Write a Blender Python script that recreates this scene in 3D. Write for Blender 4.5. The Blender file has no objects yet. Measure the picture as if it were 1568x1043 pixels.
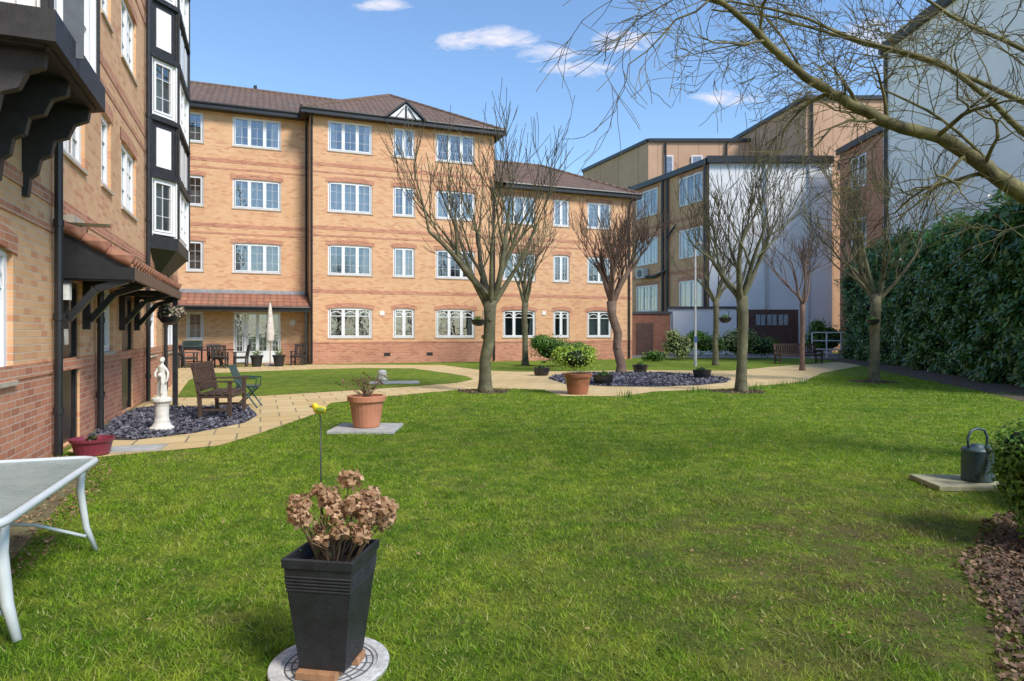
import bpy, bmesh, math, random
import numpy as np
from mathutils import Vector, Matrix
random.seed(7)
S=bpy.context.scene
S.view_settings.view_transform='Standard'
S.view_settings.look='None'
S.view_settings.exposure=0
R=random.Random(11)
# ------------------------------------------------------------------ helpers
class MB:
    def __init__(s): s.v=[];s.f=[];s.m=[];s.M=None
    def add(s,vs,fs,m=0):
        o=len(s.v)
        if s.M is not None: vs=[s.M@Vector(v) for v in vs]
        s.v+= [tuple(v) for v in vs]
        for f in fs: s.f.append(tuple(i+o for i in f)); s.m.append(m)
    def quad(s,a,b,c,d,m=0): s.add([a,b,c,d],[(0,1,2,3)],m)
    def box(s,x0,x1,y0,y1,z0,z1,m=0):
        if x0>x1:x0,x1=x1,x0
        if y0>y1:y0,y1=y1,y0
        if z0>z1:z0,z1=z1,z0
        s.add([(x0,y0,z0),(x1,y0,z0),(x1,y1,z0),(x0,y1,z0),(x0,y0,z1),(x1,y0,z1),(x1,y1,z1),(x0,y1,z1)],
              [(0,3,2,1),(4,5,6,7),(0,1,5,4),(1,2,6,5),(2,3,7,6),(3,0,4,7)],m)
    def beam(s,p,q,w,h,m=0,up=(0,0,1)):
        p=Vector(p);q=Vector(q);d=(q-p).normalized();u=Vector(up)
        if abs(d.dot(u))>.98:u=Vector((0,1,0))
        r=d.cross(u).normalized();u=r.cross(d)
        vs=[]
        for c in(p,q):
            for a,b in((-1,-1),(1,-1),(1,1),(-1,1)): vs.append(c+r*a*w/2+u*b*h/2)
        s.add(vs,[(0,1,2,3),(7,6,5,4),(0,4,5,1),(1,5,6,2),(2,6,7,3),(3,7,4,0)],m)
    def tube(s,pts,rad,n=6,m=0,cap=True):
        pts=[Vector(p) for p in pts]
        if not isinstance(rad,(list,tuple)): rad=[rad]*len(pts)
        vs=[];u=None
        for i,p in enumerate(pts):
            d=(pts[min(i+1,len(pts)-1)]-pts[max(i-1,0)])
            d=d.normalized() if d.length>1e-9 else Vector((0,0,1))
            if u is None:
                u=d.orthogonal().normalized()
            else:
                u=(u-d*u.dot(d));u=u.normalized() if u.length>1e-6 else d.orthogonal().normalized()
            w=d.cross(u)
            for k in range(n):
                a=2*math.pi*k/n
                vs.append(p+(u*math.cos(a)+w*math.sin(a))*rad[i])
        fs=[]
        for i in range(len(pts)-1):
            for k in range(n):
                fs.append((i*n+k,i*n+(k+1)%n,(i+1)*n+(k+1)%n,(i+1)*n+k))
        if cap and n>3:
            fs.append(tuple(reversed(range(n))));fs.append(tuple(range((len(pts)-1)*n,len(pts)*n)))
        s.add(vs,fs,m)
    def lathe(s,c,prof,n=20,m=0,sx=1,sy=1,wob=0,wn=6):
        vs=[];c=Vector(c)
        for r,z in prof:
            for k in range(n):
                a=2*math.pi*k/n; rr=r*(1+wob*math.sin(a*wn))
                vs.append(c+Vector((rr*math.cos(a)*sx,rr*math.sin(a)*sy,z)))
        fs=[]
        for i in range(len(prof)-1):
            for k in range(n):
                fs.append((i*n+k,i*n+(k+1)%n,(i+1)*n+(k+1)%n,(i+1)*n+k))
        fs.append(tuple(reversed(range(n))));fs.append(tuple(range((len(prof)-1)*n,len(prof)*n)))
        s.add(vs,fs,m)
    def ell(s,c,r,n=12,m=0):
        k=8
        prof=[(max(.001,math.sin(math.pi*i/k)),-math.cos(math.pi*i/k)) for i in range(k+1)]
        vs=[];c=Vector(c)
        for rr,z in prof:
            for j in range(n):
                a=2*math.pi*j/n
                vs.append(c+Vector((rr*math.cos(a)*r[0],rr*math.sin(a)*r[1],z*r[2])))
        fs=[]
        for i in range(k):
            for j in range(n):
                fs.append((i*n+j,i*n+(j+1)%n,(i+1)*n+(j+1)%n,(i+1)*n+j))
        s.add(vs,fs,m)
    def prism(s,pts,z0,z1,m=0,mt=None):
        n=len(pts)
        s.add([(x,y,z0) for x,y in pts]+[(x,y,z1) for x,y in pts],
              [(i,(i+1)%n,(i+1)%n+n,i+n) for i in range(n)],m)
        s.add([(x,y,z1) for x,y in pts],[tuple(range(n))],m if mt is None else mt)
    def extr_x(s,prof,x0,x1,m=0):
        n=len(prof)
        s.add([(x0,y,z) for y,z in prof]+[(x1,y,z) for y,z in prof],
              [(i,(i+1)%n,(i+1)%n+n,i+n) for i in range(n)]+[tuple(range(n)),tuple(reversed(range(n,2*n)))],m)
def link(o): S.collection.objects.link(o); return o
def empty(name,loc=(0,0,0),rz=0):
    e=bpy.data.objects.new(name,None);e.location=loc;e.rotation_euler=(0,0,rz);e.empty_display_size=.3
    return link(e)
def mkobj(name,mb,mats,parent=None,smooth=False,bevel=0,loc=None,rz=0,remesh=0):
    me=bpy.data.meshes.new(name);me.from_pydata(mb.v,[],mb.f)
    if not isinstance(mats,(list,tuple)):mats=[mats]
    for m in mats: me.materials.append(m)
    me.polygons.foreach_set('material_index',mb.m)
    bm=bmesh.new();bm.from_mesh(me)
    bmesh.ops.recalc_face_normals(bm,faces=bm.faces) if remesh or smooth or bevel else None
    bm.to_mesh(me);bm.free()
    if smooth: me.polygons.foreach_set('use_smooth',[True]*len(me.polygons))
    me.update()
    o=link(bpy.data.objects.new(name,me))
    if loc: o.location=loc
    o.rotation_euler=(0,0,rz)
    if parent:o.parent=parent
    if remesh:
        r=o.modifiers.new('r','REMESH');r.mode='VOXEL';r.voxel_size=remesh;r.use_smooth_shade=True
        sm=o.modifiers.new('s','SMOOTH');sm.iterations=3
    if bevel:
        b=o.modifiers.new('b','BEVEL');b.width=bevel;b.segments=2;b.limit_method='ANGLE'
    return o
def np_mesh(name,V,k,mat,parent=None):
    V=np.asarray(V,dtype=np.float32).reshape(-1,3);n=len(V)//k
    me=bpy.data.meshes.new(name)
    me.vertices.add(len(V));me.vertices.foreach_set('co',V.ravel())
    me.loops.add(len(V));me.loops.foreach_set('vertex_index',np.arange(len(V),dtype=np.int32))
    me.polygons.add(n);me.polygons.foreach_set('loop_start',np.arange(0,n*k,k,dtype=np.int32))
    me.polygons.foreach_set('loop_total',np.full(n,k,dtype=np.int32))
    me.materials.append(mat);me.update(calc_edges=True)
    o=link(bpy.data.objects.new(name,me))
    if parent:o.parent=parent
    return o
# ------------------------------------------------------------------ materials
class NT:
    def __init__(s,name):
        s.mat=bpy.data.materials.new(name);s.mat.use_nodes=True;s.t=s.mat.node_tree
        s.b=s.t.nodes['Principled BSDF'];s.out=s.t.nodes['Material Output']
    def n(s,t,**k):
        x=s.t.nodes.new(t)
        for a,b in k.items(): setattr(x,a,b)
        return x
    def l(s,a,b): s.t.links.new(a,b)
    def set(s,sock,v):
        if hasattr(v,'links'): s.l(v,sock)
        else: sock.default_value=v
    def math(s,op,a,b=None,clamp=False):
        x=s.n('ShaderNodeMath',operation=op);x.use_clamp=clamp
        s.set(x.inputs[0],a)
        if b is not None:s.set(x.inputs[1],b)
        return x.outputs[0]
    def noise(s,vec,scale,detail=4,rough=.6):
        x=s.n('ShaderNodeTexNoise');s.l(vec,x.inputs['Vector']);x.inputs['Scale'].default_value=scale
        x.inputs['Detail'].default_value=detail;x.inputs['Roughness'].default_value=rough
        return x.outputs['Fac']
    def mix(s,f,a,b,mode='MIX'):
        x=s.n('ShaderNodeMix',data_type='RGBA',blend_type=mode)
        s.set(x.inputs[0],f)
        for sk,v in((x.inputs[6],a),(x.inputs[7],b)):
            if hasattr(v,'links'):s.l(v,sk)
            else: sk.default_value=(v[0],v[1],v[2],1)
        return x.outputs[2]
    def ramp(s,f,a,b):
        x=s.n('ShaderNodeMapRange');x.clamp=True;s.l(f,x.inputs[0]);x.inputs[1].default_value=a;x.inputs[2].default_value=b
        return x.outputs[0]
    def obj(s): return s.n('ShaderNodeTexCoord').outputs['Object']
    def pos(s): return s.n('ShaderNodeNewGeometry').outputs['Position']
    def bump(s,h,strength=.4,dist=.01):
        x=s.n('ShaderNodeBump');x.inputs['Strength'].default_value=strength;x.inputs['Distance'].default_value=dist
        s.l(h,x.inputs['Height']);s.l(x.outputs[0],s.b.inputs['Normal'])
    def col(s,c):
        s.l(c,s.b.inputs['Base Color']) if hasattr(c,'links') else setattr(s.b.inputs['Base Color'],'default_value',(c[0],c[1],c[2],1))
    def rough(s,r): s.b.inputs['Roughness'].default_value=r
def sc(c,k): return tuple(min(1,x*k) for x in c)
def mk(name,c,rough=.6,var=.25,scale=6,bump=0,metal=0,bscale=None,c2=None):
    t=NT(name);o=t.obj();f=t.ramp(t.noise(o,scale,5),.3,.7)
    t.col(t.mix(f,sc(c,1-var),c2 if c2 else sc(c,1+var)));t.rough(rough);t.b.inputs['Metallic'].default_value=metal
    if bump: t.bump(t.noise(o,bscale or scale*6,5),bump,.01)
    return t.mat
def leafmat(name,c1,c2,rough=.45,trans=.3,c3=None,spec=.35):
    t=NT(name);g=t.n('ShaderNodeNewGeometry');r=g.outputs['Random Per Island']
    c=t.mix(r,c1,c2)
    if c3: c=t.mix(t.ramp(t.noise(g.outputs['Position'],1.2,3),.45,.62),c,c3)
    t.col(c);t.rough(rough);t.b.inputs['Specular IOR Level'].default_value=spec
    if trans>0:
        tr=t.n('ShaderNodeBsdfTranslucent');t.l(c,tr.inputs[0]);ms=t.n('ShaderNodeMixShader');ms.inputs[0].default_value=trans
        t.l(t.b.outputs[0],ms.inputs[1]);t.l(tr.outputs[0],ms.inputs[2]);t.l(ms.outputs[0],t.out.inputs[0])
    return t.mat
def brick(name,c1,c2,mort,c3,dark=.3):
    t=NT(name);o=t.obj();sp=t.n('ShaderNodeSeparateXYZ');t.l(o,sp.inputs[0])
    u=t.math('ADD',sp.outputs[0],sp.outputs[1]);cb=t.n('ShaderNodeCombineXYZ');t.l(u,cb.inputs[0]);t.l(sp.outputs[2],cb.inputs[1])
    b=t.n('ShaderNodeTexBrick');t.l(cb.outputs[0],b.inputs[0])
    b.inputs['Scale'].default_value=1;b.inputs['Brick Width'].default_value=.235;b.inputs['Row Height'].default_value=.078
    b.inputs['Mortar Size'].default_value=.006;b.inputs['Mortar Smooth'].default_value=.2;b.inputs['Bias'].default_value=-.1
    b.inputs['Color1'].default_value=(*c1,1);b.inputs['Color2'].default_value=(*c2,1);b.inputs['Mortar'].default_value=(*mort,1)
    b2=t.n('ShaderNodeTexBrick');t.l(cb.outputs[0],b2.inputs[0]);b2.inputs['Scale'].default_value=1;b2.inputs['Brick Width'].default_value=.235;b2.inputs['Row Height'].default_value=.078
    b2.inputs['Mortar Size'].default_value=0;b2.offset_frequency=2;b2.inputs['Bias'].default_value=.0
    b2.inputs['Color1'].default_value=(0,0,0,1);b2.inputs['Color2'].default_value=(1,1,1,1)
    f=t.math('MULTIPLY',t.ramp(b2.outputs['Color'],.60,.9),.8)
    f=t.math('MULTIPLY',f,t.math('SUBTRACT',1,b.outputs['Fac']))
    c=t.mix(f,b.outputs['Color'],c3)
    st=t.noise(o,.6,4);c=t.mix(t.math('MULTIPLY',t.ramp(st,.45,.75),dark),c,sc(c1,.62))
    st=t.noise(o,.23,3);c=t.mix(t.math('MULTIPLY',t.ramp(st,.4,.7),.2),c,c3)
    t.col(c);t.rough(.85);h=t.math('SUBTRACT',t.math('MULTIPLY',t.noise(o,40,3),.3),b.outputs['Fac']);t.bump(h,.5,.008)
    return t.mat
BUFF=brick('buff_brick',(.68,.375,.18),(.82,.52,.295),(.60,.50,.38),(.56,.23,.11),.22)
RED=brick('red_brick',(.52,.20,.11),(.66,.33,.20),(.58,.47,.37),(.36,.12,.065))
RED2=brick('dark_red_brick',(.32,.12,.07),(.38,.17,.10),(.3,.24,.18),(.22,.08,.05))
def roofmat(name,c1,c2):
    t=NT(name);tc=t.n('ShaderNodeTexCoord');o=tc.outputs['Object'];sp=t.n('ShaderNodeSeparateXYZ');t.l(o,sp.inputs[0])
    ns=t.n('ShaderNodeSeparateXYZ');t.l(tc.outputs['Normal'],ns.inputs[0])
    g=t.math('GREATER_THAN',t.math('ABSOLUTE',ns.outputs[0]),t.math('ABSOLUTE',ns.outputs[1]))
    u=t.math('ADD',t.math('MULTIPLY',sp.outputs[0],t.math('SUBTRACT',1,g)),t.math('MULTIPLY',sp.outputs[1],g))
    row=t.math('FRACT',t.math('MULTIPLY',sp.outputs[2],6.2))
    col=t.math('SINE',t.math('MULTIPLY',u,22))
    cb=t.n('ShaderNodeCombineXYZ');t.l(u,cb.inputs[0]);t.l(sp.outputs[2],cb.inputs[1])
    b=t.n('ShaderNodeTexBrick');t.l(cb.outputs[0],b.inputs[0]);b.offset=0;b.inputs['Scale'].default_value=1;b.inputs['Brick Width'].default_value=.2856;b.inputs['Row Height'].default_value=.1613
    b.inputs['Mortar Size'].default_value=.0;b.inputs['Color1'].default_value=(*c1,1);b.inputs['Color2'].default_value=(*c2,1)
    c=t.mix(t.math('MULTIPLY',t.math('POWER',row,3),.65),b.outputs['Color'],sc(c1,.35))
    c=t.mix(t.math('MULTIPLY',t.ramp(t.noise(o,.9,5),.45,.7),.4),c,(.13,.11,.09))
    c=t.mix(t.math('MULTIPLY',t.ramp(t.noise(o,7,5),.55,.75),.35),c,(.26,.24,.18))
    t.col(c);t.rough(.8)
    h=t.math('ADD',t.math('MULTIPLY',col,.5),t.math('MULTIPLY',row,-.9));t.bump(h,.9,.05)
    return t.mat
ROOF=roofmat('roof_tiles',(.135,.08,.052),(.195,.115,.076))
ROOF2=roofmat('terracotta_tiles',(.30,.115,.07),(.40,.18,.10))
WHITE=mk('white_upvc',(.8,.8,.8),.35,.04,3)
BLACK=mk('black_timber',(.022,.022,.024),.55,.4,9,.2)
BLACKP=mk('black_plastic',(.02,.02,.022),.35,.3,8)
RENDER=mk('white_render',(.76,.77,.78),.9,.07,.5,.15,bscale=30)
RENDER2=mk('weathered_white_render',(.86,.84,.81),.9,.07,.35,.15,bscale=20)
STONE=mk('sill_stone',(.5,.42,.33),.8,.15,6)
def glassmat():
    t=NT('window_glass');fr=t.n('ShaderNodeFresnel');fr.inputs[0].default_value=1.5
    f=t.math('ADD',t.math('MULTIPLY',fr.outputs[0],1.1),.16,True)
    tr=t.n('ShaderNodeBsdfTransparent');tr.inputs[0].default_value=(.86,.9,.92,1);gl=t.n('ShaderNodeBsdfGlossy');gl.inputs['Roughness'].default_value=.03
    gl.inputs[0].default_value=(.9,.95,1,1)
    bp=t.n('ShaderNodeBump');bp.inputs['Strength'].default_value=.12;bp.inputs['Distance'].default_value=.05;t.l(t.noise(t.obj(),2.5,2),bp.inputs['Height']);t.l(bp.outputs[0],gl.inputs['Normal'])
    m=t.n('ShaderNodeMixShader');t.l(f,m.inputs[0]);t.l(tr.outputs[0],m.inputs[1]);t.l(gl.outputs[0],m.inputs[2]);t.l(m.outputs[0],t.out.inputs[0]);return t.mat
GLASS=glassmat()
def curtmat():
    t=NT('curtain');g=t.n('ShaderNodeNewGeometry');o=t.obj();sp=t.n('ShaderNodeSeparateXYZ');t.l(o,sp.inputs[0])
    w=t.math('SINE',t.math('MULTIPLY',t.math('ADD',sp.outputs[0],sp.outputs[1]),60))
    c=t.mix(g.outputs['Random Per Island'],(.80,.78,.72),(.60,.55,.47));c=t.mix(t.math('MULTIPLY',t.ramp(w,-1,1),.35),c,(.4,.38,.35))
    t.col(c);t.rough(.9);return t.mat
CURT=curtmat()
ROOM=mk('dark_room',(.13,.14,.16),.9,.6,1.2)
WMATS=[WHITE,GLASS,CURT,ROOM,STONE]
# ------------------------------------------------------------------ wall + windows
def wall(mb,x0,x1,z0,z1,y,ops=(),m=0,splits=(),dep=.12):
    xs=sorted({x0,x1}|{o[0] for o in ops}|{o[1] for o in ops})
    zs=sorted({z0,z1}|{o[2] for o in ops}|{o[3] for o in ops}|{s[0] for s in splits if z0<s[0]<z1})
    xs=[x for x in xs if x0<=x<=x1]; zs=[z for z in zs if z0<=z<=z1]
    for i in range(len(xs)-1):
        for j in range(len(zs)-1):
            cx=(xs[i]+xs[i+1])/2;cz=(zs[j]+zs[j+1])/2
            if any(o[0]<cx<o[1] and o[2]<cz<o[3] for o in ops):continue
            mm=m
            for s in splits:
                if cz>s[0]:mm=s[1]
            mb.quad((xs[i],y,zs[j]),(xs[i+1],y,zs[j]),(xs[i+1],y,zs[j+1]),(xs[i],y,zs[j+1]),mm)
    for a,b,c,d in [o[:4] for o in ops]:
        mb.quad((a,y,c),(a,y,d),(a,y+dep,d),(a,y+dep,c),m);mb.quad((b,y,c),(b,y+dep,c),(b,y+dep,d),(b,y,d),m)
        mb.quad((a,y,d),(b,y,d),(b,y+dep,d),(a,y+dep,d),m);mb.quad((a,y,c),(a,y+dep,c),(b,y+dep,c),(b,y,c),m)
def window(w,x0,x1,z0,z1,y,n=2,bars=True,rng=R,sill=True,dep=.05,net=None,arch=False):
    f=.055;ya=y+dep;yb=ya+.06
    w.box(x0,x1,ya,yb,z0,z0+f,0);w.box(x0,x1,ya,yb,z1-f,z1,0)
    w.box(x0,x0+f,ya,yb,z0+f,z1-f,0);w.box(x1-f,x1,ya,yb,z0+f,z1-f,0)
    W=(x1-x0-2*f)/n
    for i in range(n):
        a=x0+f+i*W;b=a+W;g=.035
        if i: w.box(a-.025,a+.025,ya-.004,yb,z0+f,z1-f,0)
        yc=ya-.012
        w.box(a+g*.8,b-g*.8,yc,yb-.01,z0+f+.005,z0+f+.05,0);w.box(a+g*.8,b-g*.8,yc,yb-.01,z1-f-.05,z1-f-.005,0)
        w.box(a+g*.8,a+g*.8+.045,yc,yb-.01,z0+f+.05,z1-f-.05,0);w.box(b-g*.8-.045,b-g*.8,yc,yb-.01,z0+f+.05,z1-f-.05,0)
        if bars:
            H=z1-z0
            if arch:
                zz=z1-f-.36;w.box(a+g,b-g,ya+.005,yb-.015,zz,zz+.035,0)
                k=6;cx=(a+b)/2;rr=(b-a)/2-.06
                for q in range(k):
                    t0=math.pi*q/k;t1=math.pi*(q+1)/k
                    w.beam((cx+rr*math.cos(t0),ya+.02,zz+.03+.2*math.sin(t0)),(cx+rr*math.cos(t1),ya+.02,zz+.03+.2*math.sin(t1)),.03,.05,0,up=(0,1,0))
            else:
                for q in(1,2): w.box(a+.06,b-.06,ya+.012,ya+.03,z0+H*q/3-.005,z0+H*q/3+.005,0)
                w.box((a+b)/2-.005,(a+b)/2+.005,ya+.010,ya+.028,z0+.1,z1-.1,0)
    w.quad((x0+.03,ya+.035,z0+.03),(x1-.03,ya+.035,z0+.03),(x1-.03,ya+.035,z1-.03),(x0+.03,ya+.035,z1-.03),1)
    yy=y+.24;cw=(x1-x0)*rng.uniform(.12,.27)
    w.quad((x0-.05,yy,z0-.05),(x0+cw,yy+.01,z0-.05),(x0+cw*.8,yy,z1+.05),(x0-.05,yy,z1+.05),2)
    w.quad((x1-cw,yy,z0-.05),(x1+.05,yy+.01,z0-.05),(x1+.05,yy,z1+.05),(x1-cw*.8,yy,z1+.05),2)
    r=rng.random() if net is None else net
    if r<.5:
        zt=z1 if r<.25 else z0+(z1-z0)*.55
        w.quad((x0,yy+.05,z0-.05),(x1,yy+.05,z0-.05),(x1,yy+.05,zt),(x0,yy+.05,zt),2)
    elif r<.75:
        w.quad((x0,yy-.03,z1-.3),(x1,yy-.03,z1-.3),(x1,yy-.03,z1+.05),(x0,yy-.03,z1+.05),2)
    else:
        w.ell(((x0+x1)/2+rng.uniform(-.3,.3)*(x1-x0),y+.19,z0+.14),(.06,.05,.16),6,2)
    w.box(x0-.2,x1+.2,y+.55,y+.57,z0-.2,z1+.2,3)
    if sill: w.box(x0-.03,x1+.03,y-.035,y+dep,z0-.045,z0,4)
def lintel(mb,x0,x1,z1,y,m,rise=.1,h=.2,over=.1,proud=.012):
    N=8
    for i in range(N):
        vs=[]
        for k in(i,i+1):
            s=k/N*2-1;x=(x0+x1)/2+s*((x1-x0)/2+over);zb=z1-rise*s*s
            vs.append((x,zb,zb+h))
        (xa,za,zc),(xb,zb,zd)=vs
        p=y-proud
        mb.quad((xa,p,za),(xb,p,zb),(xb,p,zd),(xa,p,zc),m)
        mb.quad((xa,y+.05,za),(xb,y+.05,zb),(xb,p,zb),(xa,p,za),m)
        mb.quad((xa,p,zc),(xb,p,zd),(xb,y,zd),(xa,y,zc),m)
# ================================================================== MAIN BUILDING
ANG=math.atan2(.3595,.933)
main=empty('brick_apartment_building',(-9.33,30.2,0),ANG)
W=MB();F=MB();T=MB();G=MB();L=MB()
SPL=[(0,1),(.98,0)]
heads=[2.65,5.6,8.55,11.4]
cols_block=[(.79,2.84,3),(3.84,4.90,2),(5.95,7.98,3)]
cols_low=[(9.5,11.32,3),(12.34,13.3,2),(14.36,15.85,2)]
ops=[(a,b,h-1.42,h) for a,b,n in cols_block for h in heads]
wall(W,0,9.03,0,11.72,0,ops,0,SPL)
ops=[(a,b,h-1.42,h) for a,b,n in cols_low for h in heads[:3]]
wall(W,9.03,17.17,0,9.09,0,ops,0,SPL)
rw=random.Random(5)
for (a,b,n) in cols_block+cols_low:
    for i,h in enumerate(heads):
        if i==3 and a>9: continue
        window(F,a,b,h-1.42,h,0,n,True,rw,arch=(i==0))
        if i<3: lintel(L,a,b,h+.02,0,0,rise=.11 if i==0 else .06)
for z in(3.32,6.28,9.24):
    for x0,x1,yy in((0,9.03,0),(9.03,17.17,0),(-12,0,1.0)):
        if z>9.2 and x0>9: continue
        if z<4 and x0<0: continue
        L.box(x0+.002,x1-.002,yy-.01,yy,z,z+.16,0)
        if z>4:L.box(x0+.002,x1-.002,yy-.01,yy,z-.32,z-.24,0)
L.box(0,17.17,-.02,0,.98,1.05,0)
lw=[(-5.25,-4.54,1),(-3.34,-1.25,3)]
ops=[(a,b,h-1.36,h) for a,b,n in lw for h in heads[1:]]+[(-5.25,-4.54,1.15,2.4),(-3.3,-1.25,.05,2.42)]
wall(W,-12,0,0,11.72,1.0,ops,0,SPL)
for a,b,n in lw:
    for i,h in enumerate(heads[1:]):
        window(F,a,b,h-1.36,h,1.0,n,True,rw)
        if i<2: lintel(L,a,b,h+.02,1.0,0,rise=.05)
window(F,-5.25,-4.54,1.15,2.4,1.0,1,True,rw)
window(F,-3.3,-2.8,.05,2.42,1.0,1,True,rw,sill=False);window(F,-2.8,-1.75,.05,2.42,1.0,2,True,rw,sill=False);window(F,-1.75,-1.25,.05,2.42,1.0,1,True,rw,sill=False)
F.box(-3.26,-1.29,1.03,1.10,.1,.62,0)
W.quad((0,1,0),(0,0,0),(0,0,11.72),(0,1,11.72),0)
W.quad((9.03,0,9.0),(9.03,9,9.0),(9.03,9,11.72),(9.03,0,11.72),0)
W.quad((17.17,0,0),(17.17,8,0),(17.17,8,9.09),(17.17,0,9.09),0)
W.quad((17.17,8,0),(9.03,8,0),(9.03,8,9.09),(17.17,8,9.09),0)
W.quad((9.03,9,0),(-12,10,0),(-12,10,11.72),(9.03,9,11.72),0)
W.quad((-12,10,0),(-12,1,0),(-12,1,11.72),(-12,10,11.72),0)
ez=11.74
def tri(a,b,c): T.add([a,b,c],[(0,1,2)],0)
c0,c1,c2,c3=(-.42,-.42,ez),(9.45,-.42,ez),(9.45,9.4,ez),(-.42,9.4,ez);ap=(4.5,4.5,14.55)
tri(c0,c1,ap);tri(c1,c2,ap);tri(c2,c3,ap);tri(c3,c0,ap)
T.quad((-13,.58,ez),(4.4,.58,ez),(4.4,5.5,14.25),(-13,5.5,14.25),0);T.quad((4.4,10.4,ez),(-13,10.4,ez),(-13,5.5,14.25),(4.4,5.5,14.25),0)
ez2=9.12
T.quad((9.03,-.38,ez2),(17.55,-.38,ez2),(13.4,4,11.35),(9.03,4,11.35),0);tri((17.55,-.38,ez2),(17.55,8.4,ez2),(13.4,4,11.35));T.quad((17.55,8.4,ez2),(9.03,8.4,ez2),(9.03,4,11.35),(13.4,4,11.35),0)
for a,b in((c0,ap),(c1,ap),((-13,5.5,14.25),(4.3,5.5,14.25)),((9.03,4,11.35),(13.4,4,11.35)),((17.55,-.38,ez2),(13.4,4,11.35)),((17.55,8.4,ez2),(13.4,4,11.35))):
    T.tube([a,Vector(a).lerp(Vector(b),.5),b],.1,8,0)
for x in(-6,-2.4): G.tube([(x,5.5,14.2),(x,5.5,14.5)],.09,8,0)
def fascia(pts,z,w=.24):
    for a,b in zip(pts[:-1],pts[1:]):
        G.beam((a[0],a[1],z-.12),(b[0],b[1],z-.12),.04,.22,0)
        G.tube([(a[0],a[1]-.0,z-.02),(b[0],b[1]-.0,z-.02)],.075,8,0)
fascia([(-.42,.58),(-.42,-.42),(9.45,-.42),(9.45,9.4)],ez);fascia([(-13,.56),(-.44,.56)],ez);fascia([(9.5,-.38),(17.55,-.38),(17.55,8.4)],ez2)
G.quad((-.42,-.42,ez-.22),(9.45,-.42,ez-.22),(9.45,0,ez-.22),(-.42,0,ez-.22),0);G.quad((-.42,0,ez-.22),(0,0,ez-.22),(0,1,ez-.22),(-.42,1,ez-.22),0)
G.quad((-13,.58,ez-.23),(-.42,.58,ez-.23),(-.42,1,ez-.23),(-13,1,ez-.23),0);G.quad((9.03,-.38,ez2-.22),(17.55,-.38,ez2-.22),(17.55,0,ez2-.22),(9.03,0,ez2-.22),0)
gx=4.37
F.add([(gx-.8,-.46,ez),(gx+.8,-.46,ez),(gx,-.46,ez+.72)],[(0,1,2)],0)
G.beam((gx-.98,-.5,ez-.03),(gx,-.5,ez+.82),.08,.14,0,up=(0,1,0));G.beam((gx+.98,-.5,ez-.03),(gx,-.5,ez+.82),.08,.14,0,up=(0,1,0))
G.box(gx-.05,gx+.05,-.485,-.465,ez,ez+.6,0);G.beam((gx-.5,-.48,ez),(gx-.1,-.48,ez+.5),.03,.09,0,up=(0,1,0));G.beam((gx+.5,-.48,ez),(gx+.1,-.48,ez+.5),.03,.09,0,up=(0,1,0))
T.quad((gx-1,-.52,ez-.02),(gx,-.52,ez+.84),(gx,2.2,ez+.9),(gx-1,.2,ez+.02),0);T.quad((gx,-.52,ez+.84),(gx+1,-.52,ez-.02),(gx+1,.2,ez+.02),(gx,2.2,ez+.9),0)
for x,y,z in((.06,-.07,11.5),(-.12,.9,11.5),(16.95,-.07,8.9),(9.0,-.07,9)):
    G.tube([(x,y,.05),(x,y,z-.5),(x,y-.02,z-.4),(x,y-.3,z)],.05,8,0)
    for q in range(1,6): G.tube([(x,y,q*1.9),(x,y,q*1.9+.08)],.062,8,0)
for x in(3.4,5.5,12): G.box(x,x+.3,-.02,0,.35,.5,0) 
F.box(3.2,3.42,-.03,0,2.3,2.5,0);F.box(11.7,11.9,-.03,0,2.4,2.6,0)
LT=MB()
LT.quad((-7.5,-.25,2.62),(-.08,-.25,2.62),(-.08,1.0,3.3),(-7.5,1.0,3.3),0)
mkobj('lean_to_roof',LT,ROOF2,main)
G.box(-7.5,-.06,-.27,-.23,2.42,2.6,0);G.beam((-.06,-.25,2.55),(-.06,1,3.25),.05,.16,0)
G.tube([(-7.5,-.3,2.6),(-.05,-.3,2.6)],.06,8,0)
G.box(-7.5,-.05,.93,.985,3.27,3.42,1)
for x in(-6.3,-.2): G.box(x-.05,x+.05,-.2,-.1,0.02,2.42,0)
G.ell((-.72,.98,1.95),(.14,.03,.17),10,2)
mkobj('walls',W,[BUFF,RED],main);mkobj('lintels_and_bands',L,[RED],main);mkobj('windows_and_doors',F,WMATS,main)
mkobj('roof',T,[ROOF],main);mkobj('gutters_and_pipes',G,[BLACKP,mk('lead_flashing',(.3,.31,.33),.5),mk('plaque',(.7,.68,.62))],main)
# ================================================================== LEFT BUILDING
lb=empty('brick_apartment_building',(-5.39,7.63,0),math.atan2(.933,-.3595))
W=MB();F=MB();G=MB();L=MB();T=MB()
gw=[(-3.4,-1.24,.98,2.3,3),(2.6,3.45,1.15,2.2,1),(7.4,8.3,.95,2.15,1),(10.0,11.9,.95,2.15,2)]
drs=[(.5,1.32,.03,2.12),(4.2,5.3,.03,2.15)]
fw=[(.14,1.6,3.7,4.85,2),(2.6,3.3,3.75,4.9,1),(4.15,5.6,3.68,4.88,2)]
fw+= [(a,b,c+2.67,d+2.67,n) for a,b,c,d,n in fw]+[(a,b,c+5.34,d+5.34,n) for a,b,c,d,n in fw]
wall(W,-14,12.6,0,13,0,[w[:4] for w in gw+fw]+drs,0,[(0,1),(1.0,0)])
for a,b,c,d,n in gw+fw:
    window(F,a,b,c,d,0,n,True,rw,arch=(d<3))
    lintel(L,a,b,d+.02,0,0,rise=.09 if d<3 else .04)
for z in(.98,2.95,5.6,8.3):
    L.box(-14,12.6,-.012,0,z,z+.15,0)
    if z>2: L.box(-14,12.6,-.012,0,z-.32,z-.24,0)
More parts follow.
